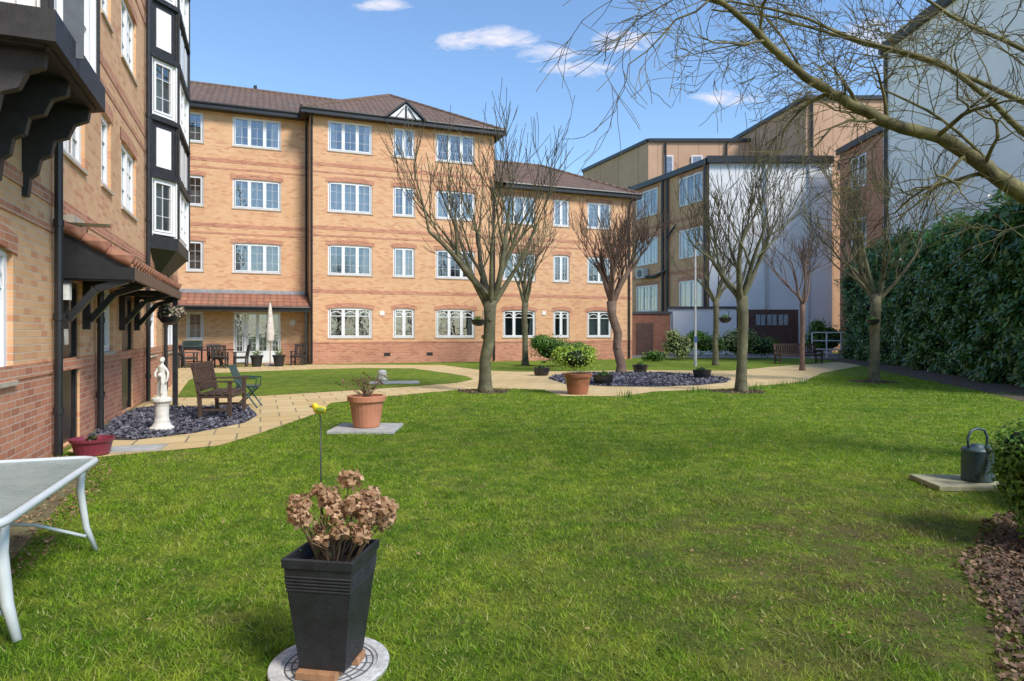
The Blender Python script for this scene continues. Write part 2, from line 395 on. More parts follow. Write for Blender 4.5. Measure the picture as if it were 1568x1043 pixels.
W.quad((12.6,0,0),(12.6,9,0),(12.6,9,13),(12.6,0,13),0)
W.quad((-14,9,0),(-14,0,0),(-14,0,13),(-14,9,13),0);W.quad((12.6,9,0),(-14,9,0),(-14,9,13),(12.6,9,13),0)
T.quad((-14.4,-.4,12.95),(13,-.4,12.95),(13,4.5,15.6),(-14.4,4.5,15.6),0);T.quad((13,9.4,12.95),(-14.4,9.4,12.95),(-14.4,4.5,15.6),(13,4.5,15.6),0)
W.add([(12.6,0,13),(12.6,9,13),(12.6,4.5,15.45)],[(0,1,2)],0);W.add([(-14,0,13),(-14,9,13),(-14,4.5,15.45)],[(0,1,2)],0)
G.box(-14.4,13,-.44,-.4,12.75,12.97,0)
for a,b,c,d in drs:
    G.box(a,a+.07,.03,.1,c,d,0);G.box(b-.07,b,.03,.1,c,d,0);G.box(a+.07,b-.07,.03,.1,d-.08,d,0)
    G.box(a+.07,b-.07,.07,.1,c,d-.08,0)
    for q in range(2):
        z0=c+.15+q*1.0;G.box(a+.2,b-.2,.055,.07,z0,z0+.8,0)
    G.box(b-.16,b-.13,.02,.06,1.0,1.14,2)
    lintel(L,a,b,d+.02,0,0,rise=.05)
G.box(.8,.98,.05,.06,1.3,1.95,1)
for x,z1 in((0,4.4),(9.3,12.7),(6.55,12.7),(2.15,2.3)):
    G.tube([(x,-.08,.02),(x,-.08,z1)],.045,10,0)
    for q in range(0,6):
        if q*1.1+.5<z1: G.tube([(x,-.08,q*1.1+.5),(x,-.08,q*1.1+.58)],.058,10,0)
x0,x1=.35,5.5;zt,zb=2.78,2.32;yo=-.78
T2=MB()
T2.add([(x0,yo,zb),(x1,yo,zb),(x1,0,zt),(x0,0,zt),(x0,yo,zb-.05),(x1,yo,zb-.05),(x1,0,zt-.05),(x0,0,zt-.05)],[(0,1,2,3),(7,6,5,4),(0,4,5,1),(0,3,7,4),(1,5,6,2)],0)
for x in(x0,x1):
    for q in range(3):
        p=Vector((x,yo*(1-q/3),zb+(zt-zb)*q/3+.03));p2=Vector((x,yo*(1-(q+1)/3),zb+(zt-zb)*(q+1)/3+.0))
        T2.tube([p,p2],[.085,.07],10,0)
q=x0+.12
while q<x1:
    T2.tube([(q,yo-.03,zb+.02),(q,0,zt+.015)],[.055,.055],6,0);q+=.22
mkobj('door_canopy_tiles',T2,ROOF2,lb,smooth=True)
G.box(x0-.02,x1+.02,yo-.03,yo+.02,zb-.2,zb-.05,0);G.box(x0-.04,x0+.03,yo,0,zb-.2,zb-.05,0);G.box(x1-.03,x1+.04,yo,0,zb-.2,zb-.05,0)
G.add([(x0,yo,zb-.05),(x0,0,zb-.05),(x0,0,zt-.05)],[(0,1,2)],0)
for x in(x0+.06,x0+1.15,4.0,x1-.06):
    G.beam((x,-.05,1.5),(x,-.05,zb-.2),.09,.09,0);G.beam((x,-.08,1.62),(x,-.38,2.0),.09,.08,0);G.beam((x,-.38,2.0),(x,-.72,zb-.2),.09,.08,0);G.box(x-.05,x+.05,yo,0,zb-.22,zb-.12,0)
G.beam((5.35,-.72,.02),(5.35,-.72,2.15),.09,.09,0)
G.box(x0-.05,x0+.02,-.55,.02,zt-.02,zt+.02,2);F.box(x0-.02,x0+.5,-.16,-.005,zt-.1,zt+.12,4)
G.box(.2,.3,-.14,-.04,1.85,2.05,1);G.box(.18,.32,-.16,-.02,2.05,2.08,0)
def face(a,b,mbf):
    a=Vector((a[0],a[1],0));b=Vector((b[0],b[1],0));d=(b-a).normalized();ln=(b-a).length
    n=Vector((-d.y,d.x,0))
    M=Matrix(((d.x,n.x,0,a.x),(d.y,n.y,0,a.y),(0,0,1,0),(0,0,0,1)))
    for w in mbf:w.M=M
    return ln
def unface(mbf):
    for w in mbf:w.M=None
B=MB()
def oriel(pts,zbase,storeys,sh,winH,ztop,nper,blackpanel=True):
    for i in range(len(pts)-1):
        ln=face(pts[i],pts[i+1],[B,F])
        n=nper[i]
        B.box(0,ln,-.03,.03,zbase-.28,zbase,0)
        for s in range(storeys):
            z=zbase+s*sh
            B.box(0,ln,0,.02,z+winH,z+sh,0)
            window(F,.04,ln-.04,z+.05,z+winH,-.04,n,True,rw,sill=False,net=.1)
            F.box(0,.05,-.035,.05,z,z+winH,0);F.box(ln-.05,ln,-.035,.05,z,z+winH,0)
            B.box(-.02,ln+.02,-.07,.0,z+winH,z+winH+.1,0);B.box(-.02,ln+.02,-.07,.0,z+sh-.1,z+sh,0)
            B.box(-.035,.02,-.055,.01,z,z+sh,0);B.box(ln-.02,ln+.035,-.055,.01,z,z+sh,0)
            if blackpanel:
                pw=(ln-.1)/n
                for q in range(n): F.box(.05+q*pw+.12,.05+(q+1)*pw-.12,-.015,0,z+winH+.26,z+sh-.24,0)
        unface([B,F])
    B.prism(pts[::1],zbase-.27,zbase-.01,0)
oriel([(7.3,0),(7.85,-.48),(10.2,-.48),(10.75,0)],3.62,4,2.67,1.3,14,[1,3,1])
B.add([(7.3,0,3.36),(7.85,-.48,3.36),(10.2,-.48,3.36),(10.75,0,3.36),(8.4,0,2.75),(9.6,0,2.75)],[(0,1,4),(1,2,5,4),(2,3,5),(0,1,2,3)],0)
oriel([(-2.6,0),(-2.6,-.62),(-.95,-.62),(-.55,-.02)],4.1,3,2.67,1.45,12,[1,3,1])
B.prism([(-2.72,.0),(-2.72,-.72),(-.88,-.72),(-.42,.0)],3.84,4.1,0)
B.add([(-2.72,0,3.84),(-2.72,-.72,3.84),(-.88,-.72,3.84),(-.42,0,3.84)],[(0,1,2,3)],0)
prof=[(0,2.86),(-.05,2.86),(-.07,3.05),(-.13,3.1),(-.16,3.25),(-.25,3.3),(-.28,3.45),(-.40,3.5),(-.46,3.64),(-.58,3.70),(-.60,3.84),(0,3.84)]
for x in(-2.45,-1.75,-.95): B.extr_x(prof,x-.045,x+.045,0)
F.box(-3.2,-2.75,-.15,-.02,3.0,3.25,0)
mkobj('walls',W,[BUFF,RED],lb);mkobj('lintels_and_bands',L,[RED],lb);mkobj('windows',F,WMATS,lb)
mkobj('roof',T,[ROOF],lb);mkobj('pipes_and_doors',G,[BLACKP,mk('lamp_glass',(.7,.7,.65),.2),mk('brass',(.4,.33,.2),.3,metal=1)],lb);mkobj('timber_oriels',B,[BLACK],lb)
# ================================================================== BACKGROUND BUILDINGS
t=NT('tan_cladding');o=t.obj();sp=t.n('ShaderNodeSeparateXYZ');t.l(o,sp.inputs[0])
fr=t.math('FRACT',t.math('MULTIPLY',t.math('ADD',sp.outputs[0],sp.outputs[1]),.55));seam=t.math('LESS_THAN',fr,.04)
c=t.mix(t.ramp(t.noise(o,.4,5),.3,.7),(.48,.28,.17),(.60,.38,.24));c=t.mix(t.math('MULTIPLY',seam,.5),c,(.2,.12,.07));t.col(c);t.rough(.8);TAN=t.mat
ROOFG=mk('flat_roof_felt',(.08,.08,.09),.9)
def coping(mb,pts,z,m,h=.35,o=.18):
    n=len(pts)
    for i in range(n):
        a=pts[i];b=pts[(i+1)%n];mb.beam((a[0],a[1],z),(b[0],b[1],z),o*2,h,m)
e=empty('tan_clad_building');mb=MB();fm=MB()
p=[(12.1,58),(24,58),(22,69),(7.5,69)];mb.prism(p,0,18.5,0,1);coping(mb,p,18.55,2,.3)
fm.M=Matrix.Translation((15.9,57.9,0));window(fm,0,1,15.4,17.2,0,1,True,rw,dep=-.05);window(fm,-2.4,-1.6,15.4,17.2,0,1,True,rw,dep=-.05)
for x in(13.6,19): mb.tube([(x,57.85,6),(x,57.85,18.3)],.09,6,2)
mkobj('walls_and_flat_roof',mb,[TAN,ROOFG,BLACKP],e);mkobj('windows',fm,WMATS,e)
e=empty('tan_clad_building');mb=MB()
p=[(22.5,50),(32,50),(32,61),(20.6,61)];mb.prism(p,0,19.4,0,1);coping(mb,p,19.45,2,.3)
mb.tube([(22.9,49.85,8),(22.9,49.85,19.3)],.1,6,2);mb.box(25,26.2,49.9,50,14,14.5,2)
mkobj('walls_and_flat_roof',mb,[TAN,ROOFG,BLACKP],e)
e=empty('brick_office_building',(10.2,55,0),math.atan2(-9,3.65));mb=MB();fm=MB();g=MB();ll=MB()
bw=[(.6,3.6,10.9,13.0,3),(6.4,9.1,10.9,13.0,3),(.6,3.6,7.0,9.1,3),(6.4,9.1,7.0,9.1,3),(.6,3.6,3.2,5.3,3),(6.4,9.1,3.2,5.3,2)]
wall(mb,-3,9.65,0,13.6,0,[w[:4] for w in bw],0)
for a,b,c,d,n in bw: window(fm,a,b,c,d,0,n,True,rw,dep=-.05); lintel(ll,a,b,d+.02,0,0,rise=.1,h=.35,over=.2)
mb.quad((-3,0,0),(-3,6,0),(-3,6,13.6),(-3,0,13.6),0);mb.quad((-3,0,13.6),(9.65,0,13.6),(9.65,6,13.6),(-3,6,13.6),1)
for z in(9.8,5.9): ll.box(-3,9.65,-.03,0,z,z+.25,0)
g.box(-3,9.7,-.25,.0,13.35,13.75,0)
for x in(4.4,5.0,9.5): g.tube([(x,-.15,1),(x,-.15,13.3)],.11,8,0)
g.tube([(5.0,-.15,6.3),(3.2,-.2,5.9),(2.0,-.2,6.0)],.12,8,0);g.tube([(4.4,-.2,3),(1,-.2,2.8)],.1,8,0);g.tube([(5,-.2,8.8),(6.2,-.2,9.6)],.08,8,0)
for z in(5.9,2.0): 
    g.box(1.2,2.3,-.5,-.05,z,z+.8,1);g.tube([(1.75,-.55,z+.4),(1.75,-.51,z+.4)],.3,12,0)
mkobj('walls',mb,[BUFF,ROOFG],e);mkobj('windows',fm,WMATS,e);mkobj('pipes_and_vents',g,[BLACKP,mk('ac_unit_grey',(.55,.55,.53))],e);mkobj('lintels',ll,[RED],e)
e=empty('white_rendered_building');mb=MB()
mb.box(13.9,22.55,46,53,0,13.6,0);mb.box(13.7,22.55,45.7,46,13.4,13.8,1);mb.box(13.7,22.55,45.8,53,13.8,13.9,1)
mb.box(17.8,18.0,45.8,46,3.2,13.4,2)
mb.tube([(20.9,45.9,0),(20.9,45.9,13.4)],.08,8,2)
mkobj('walls',mb,[RENDER,BLACKP,mk('grey_pipe',(.5,.5,.5))],e)
mb=MB();BR=mk('brown_garage_paint',(.11,.06,.045),.6,.3,4)
mb.box(15.3,20.1,45.85,45.99,0,3.1,0)
for i in range(24): mb.box(15.4+i*.195,15.4+i*.195+.17,45.82,45.85,.05,2.2,0)
mb.box(15.4,20.0,45.8,45.85,2.25,2.33,0)
for i in range(3): mb.box(17.1+i*.8,17.75+i*.8,45.78,45.82,2.0,2.75,1);mb.beam((17.42+i*.8,45.77,2.0),(17.42+i*.8,45.77,2.75),.05,.03,0)
mkobj('garage_door',mb,[BR,mk('pale_pane',(.35,.38,.40),.1)],e)
e=mkobj('rendered_outbuilding_wall',(lambda m:(m.box(10.9,15.2,44.2,45.7,0,3.1,0),m.box(10.8,15.25,44.1,45.75,3.1,3.25,1),m)[2])(MB()),[RENDER,ROOFG])
e=empty('brick_outbuilding',(7.4,42.5,0),0);mb=MB();mb.box(0,2.9,0,2.5,0,2.7,0);mb.box(-.08,2.98,-.08,2.58,2.7,2.85,1);mb.box(.7,1.8,-.03,0,0.02,2.1,2);mkobj('walls',mb,[RED2,ROOFG,BR],e)
e=empty('red_brick_building',(22.6,45,0),math.radians(-90));mb=MB();fm=MB()
ow=[(1.6,3.4,10.9,13.0,2),(1.6,3.4,6.8,8.9,2)]
wall(mb,0,6,0,14,0,[w[:4] for w in ow],0);mb.quad((0,0,14),(6,0,14),(6,5,14),(0,5,14),1);mb.box(-.1,6,-.25,0,13.7,14.1,1)
for a,b,c,d,n in ow: window(fm,a,b,c,d,0,n,True,rw,dep=-.05)
mb.quad((0,0,0),(0,5,0),(0,5,14),(0,0,14),0)
mkobj('walls',mb,[RED,BLACKP],e);mkobj('windows',fm,WMATS,e)
e=empty('white_rendered_building');mb=MB();p=[(21.6,24),(36,24),(36,38),(21.6,38)];mb.prism(p,0,17.8,0,1);coping(mb,p,17.9,1,.5,.3)
mb.tube([(21.5,37.6,0),(21.5,37.6,17.6)],.1,8,1)
mkobj('walls_and_parapet',mb,[RENDER2,mk('dark_coping',(.06,.06,.065),.7)],e)
# ================================================================== GROUND
def inpoly(x,y,poly):
    r=np.zeros(len(x),bool);n=len(poly);j=n-1
    for i in range(n):
        xi,yi=poly[i];xj,yj=poly[j]
        c=((yi>y)!=(yj>y))&(x<(xj-xi)*(y-yi)/(yj-yi+1e-12)+xi);r^=c;j=i
    return r
def lawncol(t):
    p=t.pos()
    a=t.ramp(t.noise(p,.45,5,.65),.40,.60);b=t.ramp(t.noise(p,1.9,7,.8),.45,.58);c_=t.ramp(t.noise(p,4.2,7,.85),.44,.58)
    c=t.mix(a,(.105,.25,.013),(.22,.37,.020));c=t.mix(t.math('MULTIPLY',b,.75),c,(.42,.49,.06));c=t.mix(t.math('MULTIPLY',c_,.72),c,(.055,.155,.012))
    e_=t.ramp(t.noise(p,13,6,.8),.50,.66);c=t.mix(t.math('MULTIPLY',e_,.5),c,(.44,.50,.10))
    n1=t.noise(p,1.1,8,.82)
    d=t.ramp(n1,.55,.66);c=t.mix(t.math('MULTIPLY',d,.55),c,(.33,.27,.12))
    v=t.n('ShaderNodeVectorMath',operation='DISTANCE');t.l(p,v.inputs[0]);v.inputs[1].default_value=(2.9,3.8,0)
    m=t.math('MULTIPLY',t.ramp(v.outputs['Value'],3.4,1.0),t.ramp(t.noise(p,2.6,8,.85),.44,.56));c=t.mix(t.math('MULTIPLY',m,.85),c,(.19,.135,.075))
    return c,p
t=NT('lawn_ground');c,p=lawncol(t);c=t.mix(.35,c,(.09,.085,.03));t.col(c);t.rough(.95);t.b.inputs['Specular IOR Level'].default_value=.1
t.bump(t.noise(p,28,6,.75),1,.05);LAWN=t.mat
t=NT('grass_blades');c,p=lawncol(t);g=t.n('ShaderNodeNewGeometry');r=g.outputs['Random Per Island']
c=t.mix(t.math('MULTIPLY',r,.38),c,(.32,.50,.03));c=t.mix(t.math('MULTIPLY',t.math('GREATER_THAN',r,.92),.65),c,(.52,.46,.22));t.col(c);t.rough(.6);t.b.inputs['Specular IOR Level'].default_value=.15
tr=t.n('ShaderNodeBsdfTranslucent');t.l(c,tr.inputs[0]);ms=t.n('ShaderNodeMixShader');ms.inputs[0].default_value=.4
t.l(t.b.outputs[0],ms.inputs[1]);t.l(tr.outputs[0],ms.inputs[2]);t.l(ms.outputs[0],t.out.inputs[0]);BLADE=t.mat
def sheet(name,pts,z,mat):
    bm=bmesh.new();f=bm.faces.new([bm.verts.new((x,y,z)) for x,y in pts]);bm.normal_update()
    if f.normal.z<0: f.normal_flip()
    bmesh.ops.triangulate(bm,faces=[f]);me=bpy.data.meshes.new(name);bm.to_mesh(me);bm.free();me.materials.append(mat)
    return link(bpy.data.objects.new(name,me))
sheet('ground',[(-300,-100),(300,-100),(300,600),(-300,600)],0,LAWN)
t=NT('sandstone_paving');o=t.pos();mp=t.n('ShaderNodeMapping');mp.inputs['Rotation'].default_value=(0,0,-ANG);t.l(o,mp.inputs[0])
b=t.n('ShaderNodeTexBrick');t.l(mp.outputs[0],b.inputs[0]);b.offset=.5;b.inputs['Scale'].default_value=1;b.inputs['Brick Width'].default_value=.62;b.inputs['Row Height'].default_value=.6
b.inputs['Mortar Size'].default_value=.014;b.inputs['Color1'].default_value=(.56,.40,.17,1);b.inputs['Color2'].default_value=(.66,.50,.25,1);b.inputs['Mortar'].default_value=(.22,.17,.10,1)
c=t.mix(t.math('MULTIPLY',t.ramp(t.noise(o,1.5,6,.7),.4,.7),.45),b.outputs['Color'],(.44,.34,.18));c=t.mix(t.math('MULTIPLY',t.ramp(t.noise(o,25,3),.5,.8),.3),c,(.3,.25,.17));t.col(c);t.rough(.85)
t.bump(t.math('SUBTRACT',t.math('MULTIPLY',t.noise(o,30,4),.3),b.outputs['Fac']),.5,.01);PAVE=t.mat
PP=[(-4.9,7.55),(-3.76,8.38),(-3.62,9.6),(-3.5,12.0),(-3.75,13.5),(-2.29,15.6),(-.68,17.2),(.77,16.67),(1.15,15.0),(2.5,14.9),(3.48,16.1),(5.73,17.06),(8.6,19.3),(11.2,23.6),(16.5,30.3),(17.7,33.7),(11.6,28.4),(8.4,25.0),(5.4,25.4),(.37,24.4),(-1.08,25.2),(-3.2,29.6),(-6.6,29.7),(-9.3,29.9),(-15,27.4),(-11,21),(-9.9,19.2),(-5.45,8.0)]
sheet('paved_path',PP,.006,PAVE)
IS=[(-7.5,14.6),(-5.8,14.95),(-3.0,17.3),(-1.6,18.9),(-1.2,20.3),(-1.5,21.8),(-2.2,23.3),(-4,26.6),(-6,26.9),(-7.6,26.2),(-11,23.4),(-9.9,20.0)]
sheet('lawn_island',IS,.011,LAWN)
SB=[(1.16,20.7),(1.5,22.4),(2.4,23.6),(4,24),(5.5,23.7),(6.6,22.3),(6.9,20.5),(6.2,19),(5.2,18.1),(3.9,17.6),(2.6,17.7),(1.5,18.6)]
t=NT('slate_bed');o=t.pos();v=t.n('ShaderNodeTexVoronoi');v.inputs['Scale'].default_value=14;t.l(o,v.inputs['Vector']);t.col(t.mix(v.outputs['Color'],(.04,.04,.05),(.16,.16,.19)));t.bump(v.outputs['Distance'],.8,.03);SLB=t.mat
sheet('slate_chipping_bed',SB,.012,SLB)
SL=[(-5.8,8.85),(-7.0,11.9),(-7.05,12.6),(-5.2,12.8),(-4.45,11.4),(-4.3,10.5),(-4.6,9.4),(-5.1,8.8)]
sheet('slate_chipping_bed',SL,.012,SLB)
SOIL=mk('soil',(.095,.065,.042),.95,.5,5,1,bscale=30)
SR=[(4.15,5.35),(3.75,5.05),(3.35,4.5),(2.95,4.15),(2.75,3.7),(2.5,3.2),(2.1,2.6),(1.9,1.5),(9,0),(14,12),(11.6,16),(10.5,13),(6,7)]
sheet('soil_bed',SR,.006,SOIL)
SLf=[(-3.0,2.6),(-3.2,4.2),(-3.85,5.6),(-4.35,6.7),(-4.75,7.5),(-5.35,7.62),(-3.1,1.5)]
sheet('soil_border',SLf,.005,mk('leafy_soil',(.24,.16,.09),.95,.5,8,1,bscale=30,c2=(.16,.17,.07)))
sheet('service_yard',[(6.8,38.5),(22,36.5),(24,46),(8,55)],.005,mk('tarmac',(.2,.19,.18),.9,.2,1))
HB=[(17.2,37),(15.8,30),(13.2,22),(11.6,16),(14,14),(22,38)]
sheet('hedge_soil',HB,.007,SOIL)
def bed(name,cx,cy,r):
    pts=[(cx+r*(1+.15*math.sin(a*3+cx)+.1*R.random())*math.cos(a),cy+r*(1+.12*math.cos(a*2))*math.sin(a)) for a in[i*math.pi/10 for i in range(20)]]
    sheet(name,pts,.009,SOIL);return pts
def chips(name,poly,n,size,mat,seed,h=.03,flat=.5,z0=.01):
    rs=np.random.RandomState(seed);P=np.array(poly);lo=P.min(0);hi=P.max(0)
    x=rs.uniform(lo[0],hi[0],n*3);y=rs.uniform(lo[1],hi[1],n*3);k=inpoly(x,y,poly);x=x[k][:n];y=y[k][:n];m=len(x)
    a=rs.normal(size=(m,3));a[:,2]*=flat;a/=np.linalg.norm(a,axis=1)[:,None]
    b=rs.normal(size=(m,3));b[:,2]*=flat;b-=a*(a*b).sum(1)[:,None];b/=np.linalg.norm(b,axis=1)[:,None]
    s=(size*rs.uniform(.4,1.2,m))[:,None];c=np.stack([x,y,z0+rs.uniform(0,h,m)],1)
    V=np.stack([c-a*s,c-b*s*.55,c+a*s*.9,c+b*s*.6],1);return np_mesh(name,V,4,mat)
SLC=leafmat('slate_chips',(.04,.04,.052),(.21,.205,.24),.6,0)
chips('slate_chippings',SL,5500,.05,SLC,1);chips('slate_chippings',SB,6500,.065,SLC,2)
CH=leafmat('bark_mulch',(.045,.028,.02),(.26,.165,.10),.8,0)
chips('bark_mulch',[(4.15,5.35),(3.6,5.0),(3.2,4.5),(2.8,4.1),(2.6,3.7),(2.35,3.2),(1.95,2.6),(2.2,1.8),(5,2),(7,5),(5.5,6.5)],26000,.02,CH,3,.03,.6)
LIT=leafmat('leaf_litter',(.14,.08,.035),(.42,.29,.15),.8,.1)
chips('leaf_litter',[(-2.8,2.6),(-3.0,4.2),(-3.6,5.6),(-4.2,6.9),(-4.75,7.5),(-5.35,7.62),(-3.1,1.5)],3000,.02,LIT,4,.02,.3)
chips('fallen_leaves',[(-2,3),(3,3),(6,8),(4,14),(-3,12)],260,.016,LIT,9,.015,.25,.03)
chips('fallen_leaves',[(1.0,2.9),(2.6,3.1),(3.4,5.2),(1.4,4.8)],600,.011,LIT,19,.015,.25,.015)
rs=np.random.RandomState(3)
def hn(x,y):
    return (np.sin(x*2.1+1.3*np.sin(y*1.7))+np.sin(y*2.7+1.1*np.sin(x*2.3))+.7*np.sin(x*5.3+y*4.1)+.7*np.sin(x*7.9-y*6.3+2*np.sin(y*3)))/3.4
N=560000
u=rs.uniform(math.sqrt(2.2),math.sqrt(22),N);Y=u**2
X=rs.uniform(-1,1,N)*(.86*Y+1.0)
keep=np.ones(N,bool)
for poly in(PP,SLf): 
    jx=X+rs.normal(0,.012,N);jy=Y+rs.normal(0,.012,N);keep&=~inpoly(jx,jy,poly)
jx=X+rs.normal(0,.15,N);jy=Y+rs.normal(0,.15,N);keep&=~inpoly(jx,jy,SR)
keep&=~inpoly(X,Y,HB)
keep&=(X>(-4.5-.385*(Y-5.3)))
for (x,y,r) in((-.66,16.1,.6),(5.65,16.1,.7),(10.7,19.3,.8)):
    d=np.hypot(X-x,Y-y)/r+hn(X*3,Y*3)*.35;keep&=(d>.8)|(rs.rand(N)<.35)
dw=np.clip((3.3-np.hypot(X-2.9,Y-3.8))/2.2,0,1)
keep&=(rs.rand(N)<.74+.35*hn(X*2.7+5,Y*2.7)-.5*dw*(.6+.8*hn(X*3.1,Y*3.3+2)))
keep&=np.hypot(X+.79,Y-2.83)>.262
X=X[keep];Y=Y[keep];n=len(X);h=(.020+.010*hn(X,Y)+.006*hn(X*4,Y*4))*rs.uniform(.5,1.6,n)*(1+Y*.01)
h=np.maximum(h,.006)
ang=rs.uniform(0,6.283,n);w=(.0019+.0008*Y)*rs.uniform(.6,1.3,n)*.8
dx=np.cos(ang)*w;dy=np.sin(ang)*w;lx=rs.normal(0,.8,n)*h;ly=rs.normal(0,.8,n)*h
z=np.full(n,.0)
V=np.stack([np.stack([X-dx,Y-dy,z],1),np.stack([X+dx,Y+dy,z],1),np.stack([X+lx,Y+ly,z+h],1)],1)
np_mesh('grass',V,3,BLADE)
# ================================================================== TREES
BARK=mk('tree_bark',(.095,.085,.05),.9,.4,5,.6,bscale=35,c2=(.18,.17,.09))
BARK2=mk('reddish_bark',(.16,.105,.075),.9,.3,5,.6,bscale=35)
def rdir(d,ang,rng,up=0):
    o=d.orthogonal().normalized();o.rotate(Matrix.Rotation(rng.uniform(0,6.283),3,d));v=d*math.cos(ang)+o*math.sin(ang)+Vector((0,0,up));return v.normalized()
def branch(mb,p,d,L,r,lvl,maxl,rng,cfg):
    n=5 if lvl<maxl else 3;pts=[p.copy()];rr=[r];q=p.copy();dd=d.copy()
    for i in range(n):
        wob=cfg['wob'] if lvl<maxl else cfg.get('tw',.06)
        dd=(dd+Vector((rng.gauss(0,wob),rng.gauss(0,wob),rng.gauss(0,wob)))+Vector((0,0,cfg['up'])) ).normalized()
        q=q+dd*L/n;pts.append(q.copy());rr.append(max(cfg['rmin'],r*(1-.6*(i+1)/n)))
    mb.tube(pts,rr,7 if lvl==0 else (5 if lvl==1 else 3),0,cap=False)
    if lvl<maxl:
        for k in range(cfg['ch'][lvl]):
            s=rng.uniform(.3,1.0) if k else 1.0;fi=s*n;i=min(int(fi),n-1);pp=pts[i].lerp(pts[i+1],fi-i);di=(pts[i+1]-pts[i]).normalized()
            branch(mb,pp,rdir(di,math.radians(rng.uniform(15,48)),rng,cfg['cup']),L*rng.uniform(*cfg['len']),max(cfg['rmin'],rr[i]*rng.uniform(.45,.7)),lvl+1,maxl,rng,cfg)
def tree(base,fork,H,spread,r,seed,bark,limbs=5,dens=1,lean=(0,0),ch=(4,4,4),cup=.25,lim=.5,rm=.0055):
    rng=random.Random(seed);mb=MB();b=Vector((0,0,0))
    tp=Vector((lean[0],lean[1],fork))
    k=r*.45
    pts=[Vector((0,0,-.05)),Vector((0,0,.10)),Vector((0,0,.3)),tp*.35+Vector((rng.uniform(-k,k),0,0)),tp*.55+Vector((rng.uniform(-k,k),0,0)),tp*.8+Vector((rng.uniform(-k,k),0,0)),tp]
    mb.tube(pts,[r*1.6,r*1.25,r*1.05,r*.93,r*.97,r*.95,r*1.12],10,0)
    for q in range(3): 
        a=rng.uniform(0,6.28);mb.ell(tp*rng.uniform(.3,.9)+Vector((math.cos(a),math.sin(a),0))*r*.8,(r*.35,r*.35,r*.35),8)
    cfg=dict(wob=.12,up=.07,rmin=rm+base[1]*.0001,ch=ch,cup=cup,len=(.5,.85))
    for i in range(limbs):
        a=2*math.pi*i/limbs+rng.uniform(-.4,.4);tl=rng.uniform(.35,.85)*spread
        d=Vector((math.cos(a)*tl,math.sin(a)*tl,1)).normalized()
        branch(mb,tp-Vector((0,0,rng.uniform(0,.35))),d,(H-fork)*lim*rng.uniform(.85,1.1),r*rng.uniform(.5,.7),0,3,rng,cfg)
    return mkobj('bare_tree',mb,bark,smooth=True,loc=(base[0],base[1],0),rz=0)
tree((-.66,16.1),2.25,7.4,1.0,.15,21,BARK,7,lean=(.12,0),ch=(4,5,4),cup=.52,lim=.42)
tree((5.65,16.1),2.35,6.6,1.1,.13,5,BARK,6,lean=(.02,0),ch=(4,5,4),cup=.45,lim=.41)
tree((3.95,23.6),2.6,6.7,.8,.17,8,BARK2,7,lean=(-.35,0),ch=(5,5,5),cup=.45,lim=.42)
tree((.6,29.5),2.8,7.0,.8,.14,9,BARK,5,ch=(4,4,4),cup=.35,lim=.42)
tree((10.7,19.3),2.6,7.0,1.15,.14,10,BARK,6,lean=(.05,0),ch=(4,5,4),cup=.35,lim=.44)
tree((11.2,25.2),2.6,6.4,.85,.09,12,BARK2,5,ch=(4,4,4),cup=.3,lim=.44)
tree((9.2,29.5),3.0,6.6,.65,.13,13,BARK,5,ch=(4,4,3),cup=.35,lim=.44)
for i,(x,y) in enumerate(((-.66,16.1),(5.65,16.1),(10.7,19.3))):
    pts=bed('tree_soil_ring',x,y,.6)
    chips('bark_mulch',pts,500,.03,CH,30+i,.03,.6)
rng=random.Random(77);mb=MB()
mb.tube([(6.6,6.9,-.1),(6.5,6.8,1.2),(6.4,6.7,2.6),(6.6,6.9,4),(6.9,7.0,6)],[.3,.24,.22,.17,.1],12,0)
cfg=dict(wob=.24,tw=.16,up=.0,rmin=.0030,ch=(5,4,3),cup=-.02,len=(.4,.8))
limbsP=[([(6.4,6.7,2.35),(5.5,6.5,2.55),(4.75,6.3,2.9),(4.36,6.2,3.05),(3.94,6.1,3.25),(3.4,6.0,3.36),(3.04,5.9,3.5),(2.68,5.8,3.66),(2.3,5.7,3.9),(1.92,5.6,4.12),(1.5,5.5,4.3)],.085,.02,19),
 ([(6.4,6.7,2.9),(5.3,6.5,3.35),(4.7,6.4,3.8),(4.1,6.3,4.0),(3.4,6.2,4.15),(2.6,6.1,4.4),(1.9,6.0,4.55)],.035,.008,10),
 ([(6.4,6.7,3.0),(5.2,6.0,3.6),(4.4,5.6,3.85),(3.7,5.3,3.95),(3.1,5.0,4.05)],.03,.009,9),
 ([(6.4,6.7,3.2),(5.6,7.2,4.0),(4.8,7.4,4.5),(4.0,7.4,4.75),(3.0,7.3,4.9),(2.2,7.2,5.0)],.035,.009,11),
 ([(6.4,6.7,2.3),(5.7,6.9,2.7),(5.2,7.0,3.2),(4.6,7.0,3.7),(3.9,7.0,4.1)],.03,.009,9)]
